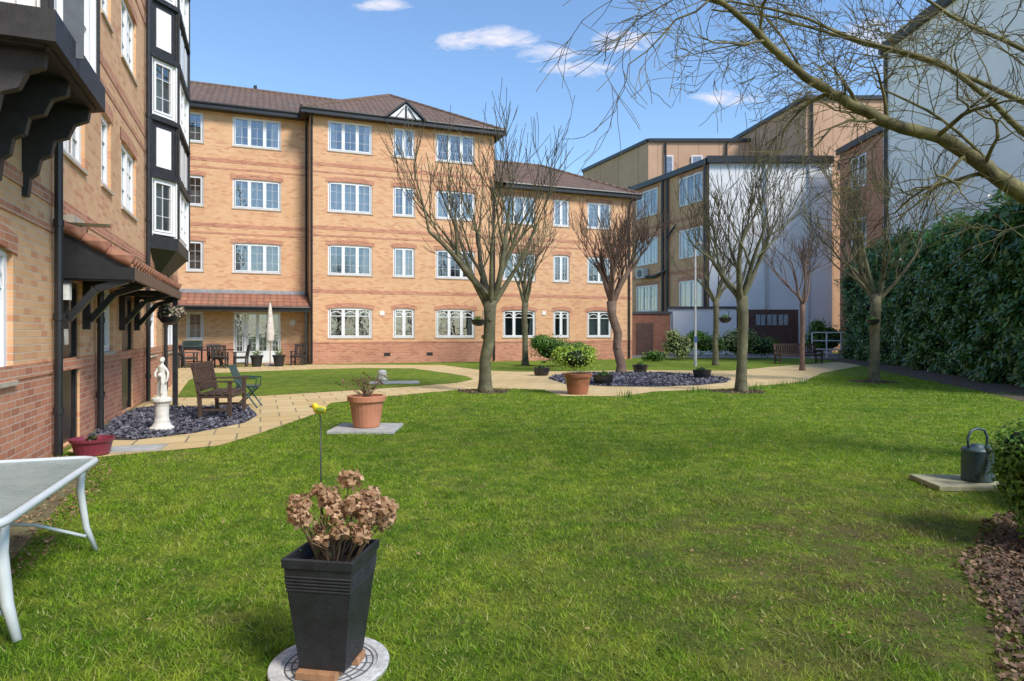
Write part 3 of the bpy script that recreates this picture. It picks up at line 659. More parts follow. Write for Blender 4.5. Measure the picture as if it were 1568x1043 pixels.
for pts,r0,r1,nb in limbsP:
    pts=[Vector(p)+Vector((rng.gauss(0,.03),rng.gauss(0,.03),rng.gauss(0,.03))) for p in pts];n=len(pts);rr=[r0+(r1-r0)*i/(n-1) for i in range(n)]
    sp_=[];sr=[]
    for i in range(n-1):
        a=pts[max(i-1,0)];b_=pts[i];c_=pts[i+1];d_=pts[min(i+2,n-1)]
        for q in range(4):
            tt=q/4;sp_.append(.5*((2*b_)+(c_-a)*tt+(2*a-5*b_+4*c_-d_)*tt**2+(3*b_-a-3*c_+d_)*tt**3)+Vector((rng.gauss(0,.006),rng.gauss(0,.006),rng.gauss(0,.006))));sr.append((rr[i]*(1-tt)+rr[i+1]*tt)*rng.uniform(.93,1.1))
    sp_.append(pts[-1]);sr.append(rr[-1]);mb.tube(sp_,sr,9,0)
    for k in range(nb):
        s=rng.uniform(.22,1)*(n-1);i=min(int(s),n-2);pp=pts[i].lerp(pts[i+1],s-i);di=(pts[i+1]-pts[i]).normalized()
        d=rdir(di,math.radians(rng.uniform(25,70)),rng,rng.uniform(-.35,.4))
        branch(mb,pp,d,rng.uniform(.5,1.1),max(.006,rr[i]*rng.uniform(.22,.42)),0,2 if rng.random()<.6 else 3,rng,cfg)
mkobj('bare_tree',mb,mk('mossy_bark',(.075,.062,.03),.85,.4,6,.6,bscale=40,c2=(.23,.205,.075)),smooth=True)
# ================================================================== HEDGE & SHRUBS
def leaves(C,Nn,size,asp,seed,spread=.9):
    rs=np.random.RandomState(seed);m=len(C);nn=Nn+rs.normal(0,spread,(m,3));nn/=np.linalg.norm(nn,axis=1)[:,None]
    a=rs.normal(size=(m,3));a[:,2]-=.5;a-=nn*(a*nn).sum(1)[:,None];a/=np.linalg.norm(a,axis=1)[:,None];b=np.cross(nn,a)
    s=(size*rs.uniform(.6,1.25,m))[:,None]
    return np.stack([C,C+a*s*.45+b*s*asp/2+nn*s*.06,C+a*s,C+a*s*.45-b*s*asp/2+nn*s*.06],1)
LAU=leafmat('laurel_leaves',(.03,.105,.022),(.16,.33,.075),.28,.22,spec=.6)
HULL=mk('hedge_inner',(.012,.026,.008),.95,.5,3)  # near-black hull colour; shade in the gaps between leaves is painted in
hd=empty('laurel_hedge')
HP=[(19.3,38),(17.6,31),(15.2,22.5),(13.6,17.4),(12.9,14)]
def hpt(s):
    s=s*(len(HP)-1);i=min(int(s),len(HP)-2);f=s-i;a=Vector(HP[i]);b=Vector(HP[i+1]);d=(b-a).normalized();return a.lerp(b,f),Vector((d.y,-d.x))
Cs=[];Ns=[];rg=random.Random(4)
def bulge(s,z): 
    return .18*math.sin(s*31+z*1.9)+.14*math.sin(s*67-z*2.9+1)+.14*math.sin(z*4.7+s*49)+.10*math.sin(s*140+z*7)
def hh(s): return 5.85-.35*s+.25*math.sin(s*9)+.15*math.sin(s*33)+.08*math.sin(s*77)
for i in range(66000):
    s=rg.random()**.75;p,nr=hpt(min(s,.9999));H=hh(s)
    if nr.x>0: nr=-nr
    if rg.random()<.86:
        z=rg.uniform(0.05,H);rd=max(0,z-(H-1.1));inn=-(rd*rd*.8)
        off=bulge(s,z)+inn-abs(rg.gauss(0,.10))+(rg.uniform(0,.25) if rg.random()<.14 else 0)
        Cs.append((p.x+nr.x*off,p.y+nr.y*off,z));Ns.append((nr.x,nr.y,.55))
    else:
        dpt=rg.uniform(.3,3.2);Cs.append((p.x-nr.x*dpt,p.y-nr.y*dpt,H-.05+.15*math.sin(dpt*4+s*40)+rg.gauss(0,.16)));Ns.append((0,0,1))
for i in range(2000):
    z=rg.uniform(.05,5.7);d=rg.uniform(0,3);Cs.append((19.3+d,38+.1*rg.gauss(0,1),z));Ns.append((0,1,.2))
np_mesh('leaves',leaves(np.array(Cs),np.array(Ns),.22,.42,5,.55),4,LAU,hd)
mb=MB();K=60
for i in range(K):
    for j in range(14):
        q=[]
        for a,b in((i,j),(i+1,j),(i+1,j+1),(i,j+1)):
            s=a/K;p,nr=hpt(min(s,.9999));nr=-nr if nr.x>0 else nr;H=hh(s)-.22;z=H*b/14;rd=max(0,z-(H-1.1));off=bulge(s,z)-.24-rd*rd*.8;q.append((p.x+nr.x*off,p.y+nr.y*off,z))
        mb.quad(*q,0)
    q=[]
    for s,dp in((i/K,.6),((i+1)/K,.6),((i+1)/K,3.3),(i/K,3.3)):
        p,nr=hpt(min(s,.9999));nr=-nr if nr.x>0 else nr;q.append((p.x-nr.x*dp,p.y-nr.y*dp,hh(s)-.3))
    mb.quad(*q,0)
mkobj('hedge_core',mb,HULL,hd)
def shrub(name,c,rad,n,size,mat,seed,asp=.45,lumps=5,core=True,lim=None):
    rg=random.Random(seed);e=empty(name,(c[0],c[1],0));C=[];Nn=[];cz=c[2]
    ls=[(Vector((0,0,cz)),Vector(rad)*.8)]+[(Vector((rg.uniform(-.6,.6)*rad[0],rg.uniform(-.6,.6)*rad[1],cz+rg.uniform(-.4,.6)*rad[2])),Vector(rad)*rg.uniform(.3,.45)) for _ in range(lumps)]
    mb=MB()
    for i in range(n):
        o,r=ls[rg.randrange(len(ls))];v=Vector((rg.gauss(0,1),rg.gauss(0,1),rg.gauss(0,1))).normalized();k=rg.uniform(.72,1.12)
        p=o+Vector((v.x*r.x,v.y*r.y,v.z*r.z))*k
        if p.z<.02:p.z=rg.uniform(.02,.15)
        C.append(tuple(p));Nn.append(tuple(v+Vector((0,0,.3))))
    np_mesh('leaves',leaves(np.array(C),np.array(Nn),size,asp,seed,.6),4,mat,e)
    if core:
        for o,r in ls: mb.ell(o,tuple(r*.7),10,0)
        mkobj('dark_core',mb,HULL,e,smooth=True)  # solid dark ellipsoids standing in for the shaded inside of the foliage
    return e
GR1=leafmat('shrub_leaves',(.07,.17,.025),(.20,.36,.06),.45,.3)
GR2=leafmat('yellow_green_leaves',(.20,.34,.03),(.48,.60,.09),.45,.3)
GR3=leafmat('variegated_leaves',(.10,.19,.05),(.60,.60,.26),.5,.3)
shrub('green_shrub',(1.75,28.4,.75),(1.15,.8,.75),3500,.12,GR1,1)
shrub('green_shrub',(2.9,28.9,.6),(.7,.6,.6),1500,.12,GR1,2)
shrub('green_shrub',(8.9,35.2,.8),(1.0,.8,.85),1800,.15,GR3,3)
shrub('green_shrub',(10.6,36,.9),(1.2,.8,.8),2000,.15,GR1,14)
shrub('green_shrub',(12.4,36.5,.9),(1.5,.8,.9),2200,.16,GR3,5)
shrub('green_shrub',(14.2,37,.7),(1.3,.8,.7),1800,.16,GR1,6)
shrub('green_shrub',(7.4,33.5,.3),(.9,.5,.35),900,.12,GR1,7)
shrub('clipped_hedge',(20.8,43,1.1),(1.6,.9,1.3),2500,.2,GR1,8)
shrub('green_shrub',(3.74,4.42,.42),(.46,.5,.46),10000,.042,GR1,18,.5,8)
shrub('green_shrub',(4.75,5.3,.42),(.5,.5,.5),5000,.045,GR1,28,.5,6)
# ================================================================== FURNITURE
WOOD=mk('dark_teak',(.07,.04,.028),.6,.35,12,.2)
TERRA=mk('terracotta',(.48,.20,.11),.8,.15,5,.2)
def bench(loc,rz,Lh,mat,n=4,name='garden_bench'):
    e=empty(name,(loc[0],loc[1],0),rz);a=MB();s=MB();bk=MB();h=Lh/2
    for i in range(n): s.box(-h,h,-.22+i*.125,-.22+i*.125+.09,.42,.445,0)
    for x in(-h+.05,h-.05):
        a.box(x-.03,x+.03,-.25,-.19,0.01,.62,0);a.beam((x,.24,.01),(x,.26,.42),.06,.06,0);a.beam((x,.26,.42),(x,.36,.92),.06,.06,0)
        a.box(x-.03,x+.03,-.25,.25,.36,.415,0);a.box(x-.04,x+.04,-.3,.3,.62,.65,0);a.box(x-.02,x+.02,-.2,.24,.14,.18,0)
    a.box(-h,h,-.24,-.21,.35,.415,0)
    bk.beam((-h,.36,.9),(h,.36,.9),.04,.09,0);bk.beam((-h,.28,.5),(h,.28,.5),.04,.06,0)
    k=int(Lh/.11)
    for i in range(1,k):
        x=-h+Lh*i/k;bk.beam((x,.285,.5),(x,.355,.88),.045,.02,0,up=(0,1,0))
    mkobj('frame',a,mat,e,bevel=.004);mkobj('seat',s,mat,e,bevel=.004);mkobj('backrest',bk,mat,e)
    return e
bench((-5.05,11.45),math.radians(100),1.15,WOOD)
bench((13.6,31),math.radians(8),2.2,WOOD)
e=empty('garden_chair',(-5.15,12.75,0),math.radians(100));mb=MB()
for x in(-.22,.22):
    mb.tube([(x,-.22,0),(x,.18,.56)],.015,8);mb.tube([(x,.22,0),(x,-.18,.42),(x,-.2,.58),(x,.18,.60)],.015,8);mb.tube([(x,.12,.38),(x,.3,.82)],.015,8)
mb.box(-.22,.22,-.2,.18,.40,.43);mb.tube([(-.22,.3,.82),(.22,.3,.82)],.015,8)
for i in range(6): mb.beam((-.19+i*.076,.13,.44),(-.19+i*.076,.3,.81),.05,.012,0,up=(0,1,0))
mkobj('frame_and_slats',mb,mk('teal_plastic',(.015,.055,.055),.4),e)
e=empty('garden_statue',(-5.2,9.7,0),0);SW=mk('white_cast_stone',(.66,.63,.56),.75,.14,12,.3)
mb=MB();mb.lathe((0,0,0),[(.17,0),(.17,.05),(.14,.07),(.11,.12),(.095,.2),(.095,.36),(.11,.41),(.14,.44),(.14,.48),(.1,.5)],20,0,wob=.03,wn=10);mkobj('pedestal',mb,SW,e)
mb=MB()
mb.lathe((0,0,.49),[(.075,0),(.08,.05),(.072,.15),(.066,.25),(.06,.31),(.048,.36),(.055,.42),(.06,.46),(.03,.49),(.022,.52)],18,0,.95,.75,wob=.06,wn=7)
mb.ell((.004,-.006,1.045),(.036,.04,.046),12);mb.ell((.0,.022,1.06),(.034,.032,.036),10);mb.tube([(0,-.046,1.045),(0,-.05,1.035)],.006,6)
mb.tube([(-.055,0,.93),(-.085,-.03,.85),(-.05,-.08,.80),(.01,-.075,.83)],[.022,.02,.016,.014],8)
mb.tube([(.055,0,.93),(.09,.0,.86),(.10,-.03,.78),(.085,-.05,.72)],[.022,.019,.016,.014],8)
mb.tube([(.03,-.06,.86),(.05,-.08,.72),(.03,-.075,.55)],[.02,.025,.02],8);mb.ell((.01,-.085,.83),(.03,.025,.03),8)
mb.tube([(-.03,-.05,.5),(-.03,-.085,.5)],[.02,.012],8);mb.tube([(.03,-.05,.5),(.03,-.085,.5)],[.02,.012],8)
mkobj('figure',mb,SW,e,remesh=.007)
def potprof(r,h): return[(r*.68,0),(r*.72,.02),(r*.92,h*.8),(r*.93,h*.81),(r*1.04,h*.83),(r*1.05,h*.98),(r*1.0,h),(r*.9,h),(r*.88,h*.9),(.01,h*.9)]
def pot(name,loc,r,h,mat,z=0.0):
    e=empty(name,(loc[0],loc[1],z));mb=MB();mb.lathe((0,0,0),potprof(r,h),24,0);mkobj('pot',mb,mat,e)
    mb=MB();mb.lathe((0,0,h*.86),[(r*.9,0),(r*.5,.03),(.01,.04)],14,0);mkobj('compost',mb,SOIL,e);return e
def twigs(e,z0,n,spread,hgt,mat,seed,leafm=None,r=.006,lsize=.05,nl=5):
    rg=random.Random(seed);mb=MB();C=[];Nn=[]
    for i in range(n):
        a=rg.uniform(0,6.28);s=rg.uniform(.15,1)*spread;h=hgt*rg.uniform(.5,1);p=[Vector((math.cos(a)*s*.25*k/1,math.sin(a)*s*.25*k,z0+h*k/4)) + Vector((rg.gauss(0,.012),rg.gauss(0,.012),0)) for k in range(5)]
        mb.tube(p,[r,r*.9,r*.8,r*.6,r*.4],4,0,cap=False)
        for k in range(nl):
            q=p[rg.randrange(2,5)];C.append((q.x+rg.gauss(0,.03),q.y+rg.gauss(0,.03),q.z+rg.gauss(0,.03)));Nn.append((0,0,1))
    mkobj('stems',mb,mat,e)
    if leafm and C: np_mesh('leaves',leaves(np.array(C),np.array(Nn),lsize,.5,seed,.8),4,leafm,e)
SLAB=mk('paving_slab',(.40,.40,.38),.9,.2,6,.4)
e=pot('terracotta_plant_pot',(-2.17,9.75),.27,.47,TERRA,.05);mb=MB();mb.box(-.48,.48,-.42,.42,-.05,0,0);mkobj('slab',mb,SLAB,e,bevel=.008)
TW=mk('twig',(.18,.12,.07),.9);RL=leafmat('reddish_leaves',(.20,.06,.04),(.14,.18,.05),.5,.3)
twigs(e,.42,34,.42,.38,TW,3,RL,.006,.06,4)
e=pot('terracotta_plant_pot',(1.56,15.5),.33,.5,mk('brown_glazed_terracotta',(.27,.10,.055),.35,.3,5))
s=shrub('potted_shrub_foliage',(0,0,.85),(.62,.5,.38),3600,.07,GR2,6,.45,7);s.parent=e;s.name='foliage'
def bowl(loc,seed,fol=True):
    e=empty('planter_bowl',(loc[0],loc[1],0));mb=MB();mb.lathe((0,0,0),[(.17,0),(.22,.02),(.27,.15),(.29,.25),(.3,.28),(.27,.28),(.25,.22),(.01,.22)],20,0);mkobj('bowl',mb,BLACKP,e)
    s=shrub('f',(0,0,.3),(.2,.2,.1),300,.06,GR1,seed,.4,3);s.parent=e;s.name='foliage'
for i,l in enumerate(((1.0,22.2),(2.55,18.3),(4.75,24.2),(6.05,20.8))): bowl(l,40+i)
BURG=mk('burgundy_plastic',(.20,.03,.05),.4,.15,5)
e=empty('planter_bowl',(-4.98,7.75,0.005));mb=MB();mb.lathe((0,0,0),[(.15,0),(.18,.02),(.21,.15),(.235,.17),(.24,.2),(.215,.2),(.2,.16),(.01,.16)],22,0);mkobj('bowl',mb,BURG,e)
s=shrub('f',(0,0,.2),(.09,.09,.07),70,.04,RL,49,.4,2);s.parent=e;s.name='foliage'
e=empty('square_planter',(-.77,2.80,0),math.radians(-9));
mb=MB()
def sq(hw,z): return[(-hw,-hw,z),(hw,-hw,z),(hw,hw,z),(-hw,hw,z)]
secs=[(.098,.055),(.100,.065),(.136,.385)]
for k in range(5):
    zz=.388+k*.014;hw=.1368+k*.0016;secs+=[(hw,zz),(hw+.003,zz+.003),(hw+.003,zz+.007),(hw,zz+.010)]
secs+=[(.145,.485),(.152,.488),(.154,.522),(.151,.526),(.141,.526),(.137,.45)]
vs=[];fs=[]
for hw,zz in secs: vs+=sq(hw,zz)
for i in range(len(secs)-1):
    for k in range(4): fs.append((i*4+k,i*4+(k+1)%4,(i+1)*4+(k+1)%4,(i+1)*4+k))
fs.append((3,2,1,0));mb.add(vs,fs,0);mb.add(sq(.137,.45),[(0,1,2,3)],1)
mkobj('planter_body',mb,[mk('dark_slate_plastic',(.018,.020,.025),.5,.45,14,.5,bscale=160),SOIL],e)
mb=MB();mb.box(-.105,.07,-.13,-.05,.022,.054);mb.box(-.03,.11,.02,.1,.022,.054);mkobj('wood_blocks',mb,mk('wood_block',(.34,.18,.09),.8,.3,20,.3),e,bevel=.003)
twigs(e,.44,18,.17,.32,TW,8,GR1,.004,.03,2)
DRY=leafmat('dried_petals',(.32,.17,.085),(.68,.47,.29),.8,.3)
C=[];Nn=[];rg=random.Random(9);st=MB()
heads_=[(-.15,.0,.71,.05),(-.12,-.05,.67,.04),(-.02,.02,.74,.045),(.03,-.04,.69,.045),(.10,.0,.725,.055),(.18,-.03,.70,.06),(.22,.04,.66,.05),(.08,-.08,.63,.04),(-.02,.08,.68,.035),(.14,.07,.74,.045),(-.08,.05,.76,.03),(.05,.06,.81,.045),(-.18,.03,.655,.03),(.24,-.02,.72,.045),(.16,-.07,.62,.04),(.0,-.08,.60,.025),(-.05,-.02,.62,.02)]
for x,y,z,r in heads_:
    st.tube([(x*.3,y*.3,.43),(x*.6,y*.6,(.43+z)/2-.01),(x,y,z-.01)],[.0045,.004,.003],5)
    for i in range(int(170*r/.05)):
        v=Vector((rg.gauss(0,1),rg.gauss(0,1),rg.gauss(0,1))).normalized();k=rg.uniform(.5,1.12)*r
        C.append((x+v.x*k,y+v.y*k,z+v.z*k*.8));Nn.append(tuple(v))
np_mesh('dried_flower_heads',leaves(np.array(C),np.array(Nn),.027,.9,3,.6),4,DRY,e);mkobj('flower_stems',st,TW,e)
e=empty('round_stepping_cover',(-.79,2.83,0));mb=MB();mb.lathe((0,0,0),[(.25,0),(.255,.018),(.252,.026),(.205,.028),(.20,.020)],48,0);mb.lathe((0,0,.002),[(.202,0),(.202,.017),(.01,.0171)],48,1)
for k in range(5): mb.tube([(.185*math.cos(a)*(1-k*.15),.185*math.sin(a)*(1-k*.15),.020) for a in[i*math.pi/20 for i in range(41)]],.004,5,2,cap=False)
for k in range(16): 
    a=k*math.pi/8;mb.tube([(.08*math.cos(a),.08*math.sin(a),.02),(.18*math.cos(a),.18*math.sin(a),.02)],.003,4,2)
mkobj('cover',mb,[mk('pale_stone',(.52,.52,.50),.85,.35,25,.5),mk('dark_iron',(.04,.045,.055),.6,.5,25,.5),mk('iron_rib',(.09,.095,.105),.6)],e)
e=empty('bird_garden_stake',(-.86,2.93,0));mb=MB();mb.tube([(0,0,.3),(.004,0,.7),(0,0,1.08)],.0035,6,1);
mb.ell((-.002,0,1.105),(.03,.018,.018),14,0);mb.ell((-.024,0,1.122),(.0155,.014,.0145),12,0);mb.tube([(-.037,0,1.121),(-.052,0,1.118)],[.004,.0008],6,1)
mb.add([(.018,-.008,1.108),(.018,.008,1.108),(.058,.011,1.118),(.058,-.011,1.118),(.018,0,1.099),(.056,0,1.112)],[(0,1,2,3),(0,4,5,3),(1,2,5,4)],2)
mb.ell((.004,-.016,1.108),(.022,.005,.012),10,2);mb.ell((.004,.016,1.108),(.022,.005,.012),10,2);mb.ell((-.03,-.011,1.126),(.0025,.0025,.0025),6,1)
mb.tube([(0,0,1.08),(-.004,-.005,1.092)],.002,5,1)
mkobj('bird_and_rod',mb,[mk('yellow_enamel',(.75,.55,.02),.3),mk('black_enamel',(.02,.02,.02),.4),mk('green_enamel',(.25,.35,.05),.4)],e,smooth=True)
e=empty('watering_can',(4.42,6.2,.055),math.radians(20));mb=MB()
mb.lathe((0,0,0),[(.145,0),(.15,.01),(.148,.04),(.145,.27),(.15,.28),(.15,.29),(.13,.31),(.06,.325),(.058,.34),(.01,.34)],28,0,1,.85)
mb.tube([(.12,0,.29),(.135,0,.40),(.09,0,.47),(0,0,.49),(-.09,0,.47),(-.135,0,.40),(-.12,0,.29)],.012,8)
mb.tube([(-.10,-.09,.05),(-.15,-.15,.12),(-.18,-.2,.22),(-.2,-.24,.32)],[.035,.028,.022,.018],10);mb.tube([(-.198,-.237,.31),(-.21,-.255,.36)],[.02,.045],12)
mb.tube([(.145,0,.24),(.2,0,.22),(.21,0,.14),(.146,0,.08)],.011,8)
mkobj('can_body',mb,mk('slate_green_plastic',(.04,.07,.08),.45,.2,6),e,smooth=True)
mb=MB();mb.box(-.38,.38,-.26,.26,0,.05);mkobj('paving_slab',mb,mk('mossy_slab',(.30,.29,.18),.9,.35,6,.5),None,bevel=.008,loc=(4.3,6.2,.002),rz=math.radians(-4))
e=empty('garden_table',(-2.78,4.4,0),math.atan2(-.944,.329))
TL,TWd,TZ=1.68,.95,.62
def rrect(x0,x1,y0,y1,r,n=6):
    P=[]
    for cx,cy,a0 in((x1-r,y1-r,0),(x0+r,y1-r,90),(x0+r,y0+r,180),(x1-r,y0+r,270)):
        for i in range(n+1):
            a=math.radians(a0+90*i/n);P.append((cx+r*math.cos(a),cy+r*math.sin(a)))
    return P
GT=NT('frosted_glass');v=GT.n('ShaderNodeTexVoronoi');v.inputs['Scale'].default_value=45;GT.l(GT.obj(),v.inputs['Vector']);GT.bump(v.outputs['Distance'],.8,.006)
oo=GT.obj();GT.col(GT.mix(GT.ramp(GT.noise(oo,5,5),.35,.7),(.34,.44,.41),(.48,.57,.53)));GT.rough(.25);GT.b.inputs['Transmission Weight'].default_value=.35
TM=mk('pale_grey_metal',(.55,.60,.61),.35,.08,4)
mb=MB();P=rrect(.03,TL-.03,-TWd+.03,-.03,.1);mb.prism(P,TZ-.012,TZ-.004,0);mb.add([(x,y,TZ-.012) for x,y in P],[tuple(reversed(range(len(P))))],0);mkobj('glass_top',mb,GT.mat,e)
mb=MB();P=rrect(0,TL,-TWd,0,.13,8);P.append(P[0]);mb.tube([(x,y,TZ-.012) for x,y in P],.022,8,cap=False);
for xe,sg,rk in((.12,-1,1.0),(TL-.29,1,1.35)):
    for y,sy in((-.07,1),(-TWd+.08,-1)):
        mb.tube([(xe,y,TZ-.02),(xe,y-sy*.01,.42),(xe+sg*.01,y+sy*.02,.18),(xe+sg*.04,y+sy*.07,.012)],[.022*rk,.024*rk,.02*rk,.015*rk],10)
    mb.tube([(xe,-.05,.12),(xe-sg*.08,-.3,.24),(xe-sg*.10,-TWd/2,.27),(xe-sg*.08,-TWd+.3,.24),(xe,-TWd+.05,.12)],.011,8)
    mb.tube([(xe,-.08,TZ-.03),(xe,-TWd+.08,TZ-.03)],.014,8)
mkobj('frame_and_legs',mb,TM,e,smooth=True)
e=empty('hanging_basket',(-6.45,12.3,0));mb=MB();mb.lathe((0,0,1.6),[(.05,0),(.14,.05),(.2,.14),(.21,.16)],16,0)
for a in(0,2.1,4.2): mb.tube([(.2*math.cos(a),.2*math.sin(a),1.76),(0,0,2.25)],.005,4,0)
mkobj('basket_and_chains',mb,BLACKP,e)
s=shrub('f',(0,0,1.83),(.27,.27,.17),900,.06,leafmat('winter_flowers',(.14,.10,.06),(.55,.43,.33),.7,.2,c3=(.08,.14,.04)),51,.6,3);s.parent=e;s.name='flowers'
for (x,y,z) in((-.82,15.9,1.68),(10.55,19.1,1.75),(6.2,19,1.8)):
    e=empty('hanging_basket',(x,y,0));mb=MB();mb.lathe((0,0,z-.06),[(.06,0),(.14,.04),(.18,.14),(.19,.16)],14,0);mb.tube([(.1,0,z+.1),(.12,.05,z+.3),(.1,.14,z+.3)],.008,5,0)
    mkobj('basket',mb,BLACKP,e);s=shrub('f',(0,0,z+.12),(.15,.15,.06),160,.05,GR1,60,.5,2,core=False);s.parent=e;s.name='plants'
e=empty('lamp_post',(8.0,28.5,0));mb=MB();mb.tube([(0,0,0),(0,0,1.2)],.07,12);mb.tube([(0,0,1.2),(0,0,5.2)],[.05,.035],10);mb.tube([(0,0,5.15),(0,-.25,5.28)],.03,8);mb.box(-.09,.09,-.62,-.2,5.24,5.34,0);mkobj('post',mb,mk('galvanised_steel',(.5,.5,.5),.5),e)
mb=MB();mb.box(-.07,.07,-.085,-.072,1.05,1.3);mkobj('notice',mb,mk('notice_plate',(.06,.12,.3),.4),e)
def loc2w(x,y): 
    return(-9.33+.933*x-.3595*y,30.2+.3595*x+.933*y)
wx,wy=loc2w(-1.75,-.9)
e=empty('closed_parasol',(wx,wy,0));mb=MB();mb.tube([(0,0,.05),(0,0,2.85)],.025,8,1);mb.lathe((0,0,1.05),[(.10,0),(.16,.08),(.17,.4),(.13,.9),(.08,1.4),(.03,1.72)],16,0,wob=.16,wn=8);mb.lathe((0,0,0),[(.25,0),(.25,.06),(.06,.1)],16,2)
mkobj('canopy_and_pole',mb,[mk('cream_canvas',(.66,.60,.52),.9),mk('pale_wood',(.4,.28,.16)),SLAB],e)
for dx in(-.55,.35):
    wx,wy=loc2w(-1.75+dx,-1.5);e=pot('plant_pot',(wx,wy),.26,.5,BLACKP);twigs(e,.42,22,.3,.35,TW,int(dx*10)+90,GR1,.006,.08,6)
wx,wy=loc2w(-3.9,-1.2);e=empty('patio_table',(wx,wy,0),ANG);mb=MB();mb.lathe((0,0,.72),[(.72,0),(.73,.02),(.72,.035)],24,0)
for a in range(4):
    c_,s_=math.cos(a*1.57+.7),math.sin(a*1.57+.7);mb.tube([(c_*.1,s_*.1,.7),(c_*.12,s_*.12,.35),(c_*.5,s_*.5,0)],.022,6)
mkobj('top_and_legs',mb,BLACKP,e)
PCM=mk('patio_chair',(.04,.036,.033),.6)
for dx,dy,rz in((-4.9,-1.3,1.9),(-2.95,-1.25,-1.4),(-.55,-.7,-.4),(-5.6,-1.6,.6),(-3.7,-2.1,3.0),(-4.0,-.3,.2)):
    wx,wy=loc2w(dx,dy);bench((wx,wy),rz+ANG,.6,PCM,name='garden_chair')
# barbecue with lid on a trolley
wx,wy=loc2w(-4.9,-.1);e=empty('barbecue',(wx,wy,0),ANG);mb=MB();mb.box(-.4,.4,-.25,.25,.72,.86,0);mb.box(-.7,-.42,-.2,.2,.82,.85,0);mb.box(.42,.7,-.2,.2,.82,.85,0)
for k in range(6):
    a0=math.pi*k/6;a1=math.pi*(k+1)/6;mb.quad((-.38,-.24*math.cos(a0),.86+.24*math.sin(a0)),(.38,-.24*math.cos(a0),.86+.24*math.sin(a0)),(.38,-.24*math.cos(a1),.86+.24*math.sin(a1)),(-.38,-.24*math.cos(a1),.86+.24*math.sin(a1)),1)
for x in(-.38,.38): mb.add([(x,-.24*math.cos(math.pi*k/6),.86+.24*math.sin(math.pi*k/6)) for k in range(7)],[tuple(range(7))],1)
for x in(-.36,.36):
    for y in(-.2,.2): mb.box(x-.02,x+.02,y-.02,y+.02,.02,.72,0)
mb.box(-.36,.36,-.2,.2,.2,.23,0);mb.tube([(-.3,-.28,1.0),(.3,-.28,1.0)],.015,8,0)
mkobj('firebox_lid_and_trolley',mb,[BLACKP,mk('dark_green_enamel',(.015,.04,.03),.4)],e)
e=empty('white_railing',(17.6,38.3,0));mb=MB()
for i in range(5): mb.tube([(i*.85,0,0),(i*.85,0,1.5)],.04,8)
for z in(.5,1.0,1.48): mb.tube([(0,0,z),(3.4,0,z)],.035,8)
mkobj('rails',mb,WHITE,e)
mb=MB();mb.box(-.33,.33,-.25,.25,0,.006);mb.box(-.27,.27,-.19,.19,.006,.009,1);mkobj('manhole_cover',mb,[mk('cover_frame',(.4,.37,.30),.7),SLAB],None,loc=(-4.7,8.15,.008),rz=.3)
mb=MB();mb.box(-.7,.7,-.45,.45,0,.02);mkobj('stone_slab',mb,SLAB,None,loc=(-3.4,18.9,.012),rz=.2)
mb=MB();mb.lathe((0,0,0),[(.16,0),(.18,.08),(.12,.18),(.15,.24),(.1,.32),(.03,.34)],12);mkobj('stone_ornament',mb,SW,None,smooth=True,loc=(-3.9,19.6,.01))
C=[];rg=random.Random(2)
for cx,cy in((6.6,17.0),(7.3,17.6),(4.6,16.0),(6.0,16.4),(8.2,18.6),(2.6,14.7)):
    for i in range(26): C.append((cx+rg.gauss(0,.14),cy+rg.gauss(0,.1),.2+rg.uniform(-.06,.03)))
V=[]
for c in C:
    a=rg.uniform(0,3);dx,dy=math.cos(a)*.012,math.sin(a)*.012;V+=[(c[0]-dx,c[1]-dy,0),(c[0]+dx,c[1]+dy,0),(c[0]+rg.gauss(0,.03),c[1]+rg.gauss(0,.03),c[2])]
np_mesh('daffodil_shoots',V,3,GR1)
# ================================================================== LIGHT / SKY / CAMERA
w=bpy.data.worlds.new('World');S.world=w;w.use_nodes=True;nt=w.node_tree;bg=nt.nodes['Background']
sky=nt.nodes.new('ShaderNodeTexSky');sky.sky_type='NISHITA';sky.sun_disc=False
sd=Vector((.55,-.5,.75)).normalized();el=math.asin(sd.z);az=math.atan2(sd.x,sd.y)
sky.sun_elevation=el;sky.sun_rotation=az;sky.air_density=1.2;sky.dust_density=.4;sky.ozone_density=2.6
def wm(op,a,b=None,clamp=False):
    x=nt.nodes.new('ShaderNodeMath');x.operation=op;x.use_clamp=clamp
    for i,v in enumerate((a,b)):
        if v is None:continue
        if hasattr(v,'links'):nt.links.new(v,x.inputs[i])
        else:x.inputs[i].default_value=v
    return x.outputs[0]
tc=nt.nodes.new('ShaderNodeTexCoord');sp=nt.nodes.new('ShaderNodeSeparateXYZ');nt.links.new(tc.outputs['Generated'],sp.inputs[0])
yy=wm('MAXIMUM',sp.outputs[1],.05);px=wm('DIVIDE',sp.outputs[0],yy);pz=wm('DIVIDE',sp.outputs[2],yy)
cb=nt.nodes.new('ShaderNodeCombineXYZ');nt.links.new(px,cb.inputs[0]);nt.links.new(wm('MULTIPLY',pz,3),cb.inputs[1])
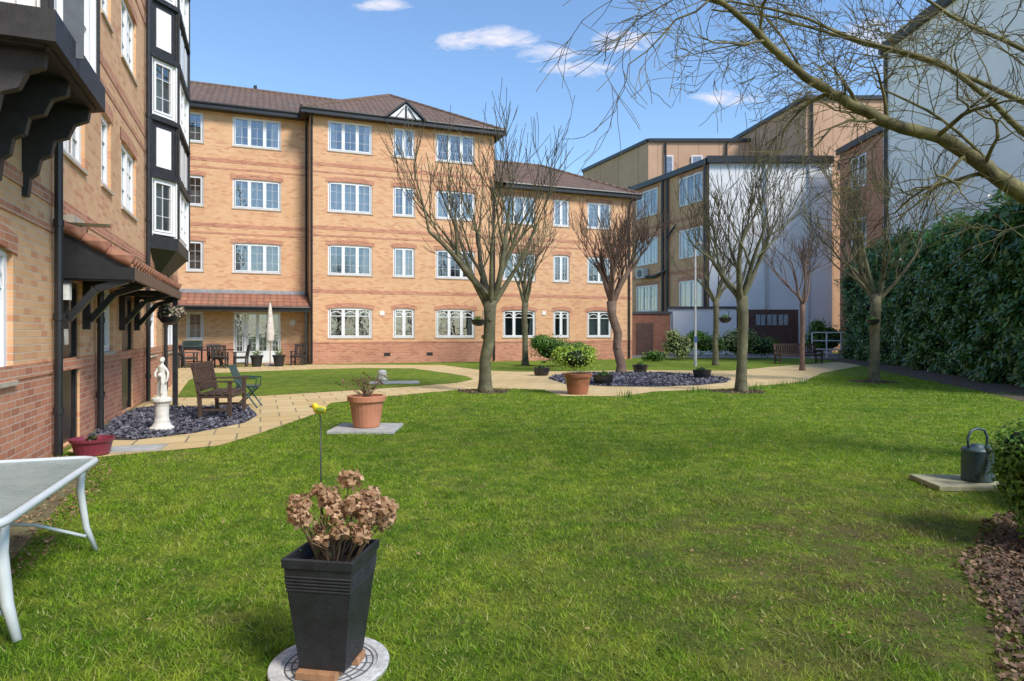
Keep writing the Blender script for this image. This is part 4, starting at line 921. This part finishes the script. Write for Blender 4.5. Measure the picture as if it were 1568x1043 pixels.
nz=nt.nodes.new('ShaderNodeTexNoise');nz.inputs['Scale'].default_value=15;nz.inputs['Detail'].default_value=9;nz.inputs['Roughness'].default_value=.68;nz.inputs['Distortion'].default_value=.6;nt.links.new(cb.outputs[0],nz.inputs['Vector'])
tot=None
for cx,cz,sx,sz in((-.045,.447,.11,.028),(-.01,.452,.07,.024),(.055,.428,.075,.020),(.17,.446,.08,.022),(.10,.404,.08,.020),(.57,.452,.09,.04),(-.2,.502,.06,.014),(.62,.40,.08,.04),(.33,.36,.08,.016)):
    a=wm('POWER',wm('ABSOLUTE',wm('DIVIDE',wm('SUBTRACT',px,cx),sx)),2);b=wm('POWER',wm('ABSOLUTE',wm('DIVIDE',wm('SUBTRACT',pz,cz),sz)),2)
    e_=wm('SUBTRACT',1,wm('ADD',a,b),True);tot=e_ if tot is None else wm('MAXIMUM',tot,e_)
m=wm('MULTIPLY',wm('SUBTRACT',wm('ADD',wm('MULTIPLY',tot,.75),wm('MULTIPLY',nz.outputs['Fac'],2.0)),1.35),1.5,True);m=wm('MULTIPLY',m,wm('MULTIPLY',tot,1.8,True))
ti=nt.nodes.new('ShaderNodeMix');ti.data_type='RGBA';ti.blend_type='MULTIPLY';ti.inputs[0].default_value=1;nt.links.new(sky.outputs[0],ti.inputs[6]);ti.inputs[7].default_value=(1.2,1.35,1.5,1)
mx=nt.nodes.new('ShaderNodeMix');mx.data_type='RGBA';nt.links.new(m,mx.inputs[0]);nt.links.new(ti.outputs[2],mx.inputs[6]);mx.inputs[7].default_value=(6.6,6.4,6.9,1)
nt.links.new(mx.outputs[2],bg.inputs[0]);bg.inputs[1].default_value=.15
sun=bpy.data.lights.new('sun','SUN');sun.energy=4.3;sun.angle=math.radians(16);sun.color=(1,.93,.84)
so=link(bpy.data.objects.new('sun',sun));so.rotation_euler=sd.to_track_quat('Z','Y').to_euler()
cam=bpy.data.cameras.new('camera');co=link(bpy.data.objects.new('camera',cam));co.location=(0,0,1.45);co.rotation_euler=(math.radians(90),0,0)
cam.sensor_width=36;cam.lens=22.96;cam.shift_y=-.0073;cam.clip_end=1500;cam.clip_start=.05
S.camera=co
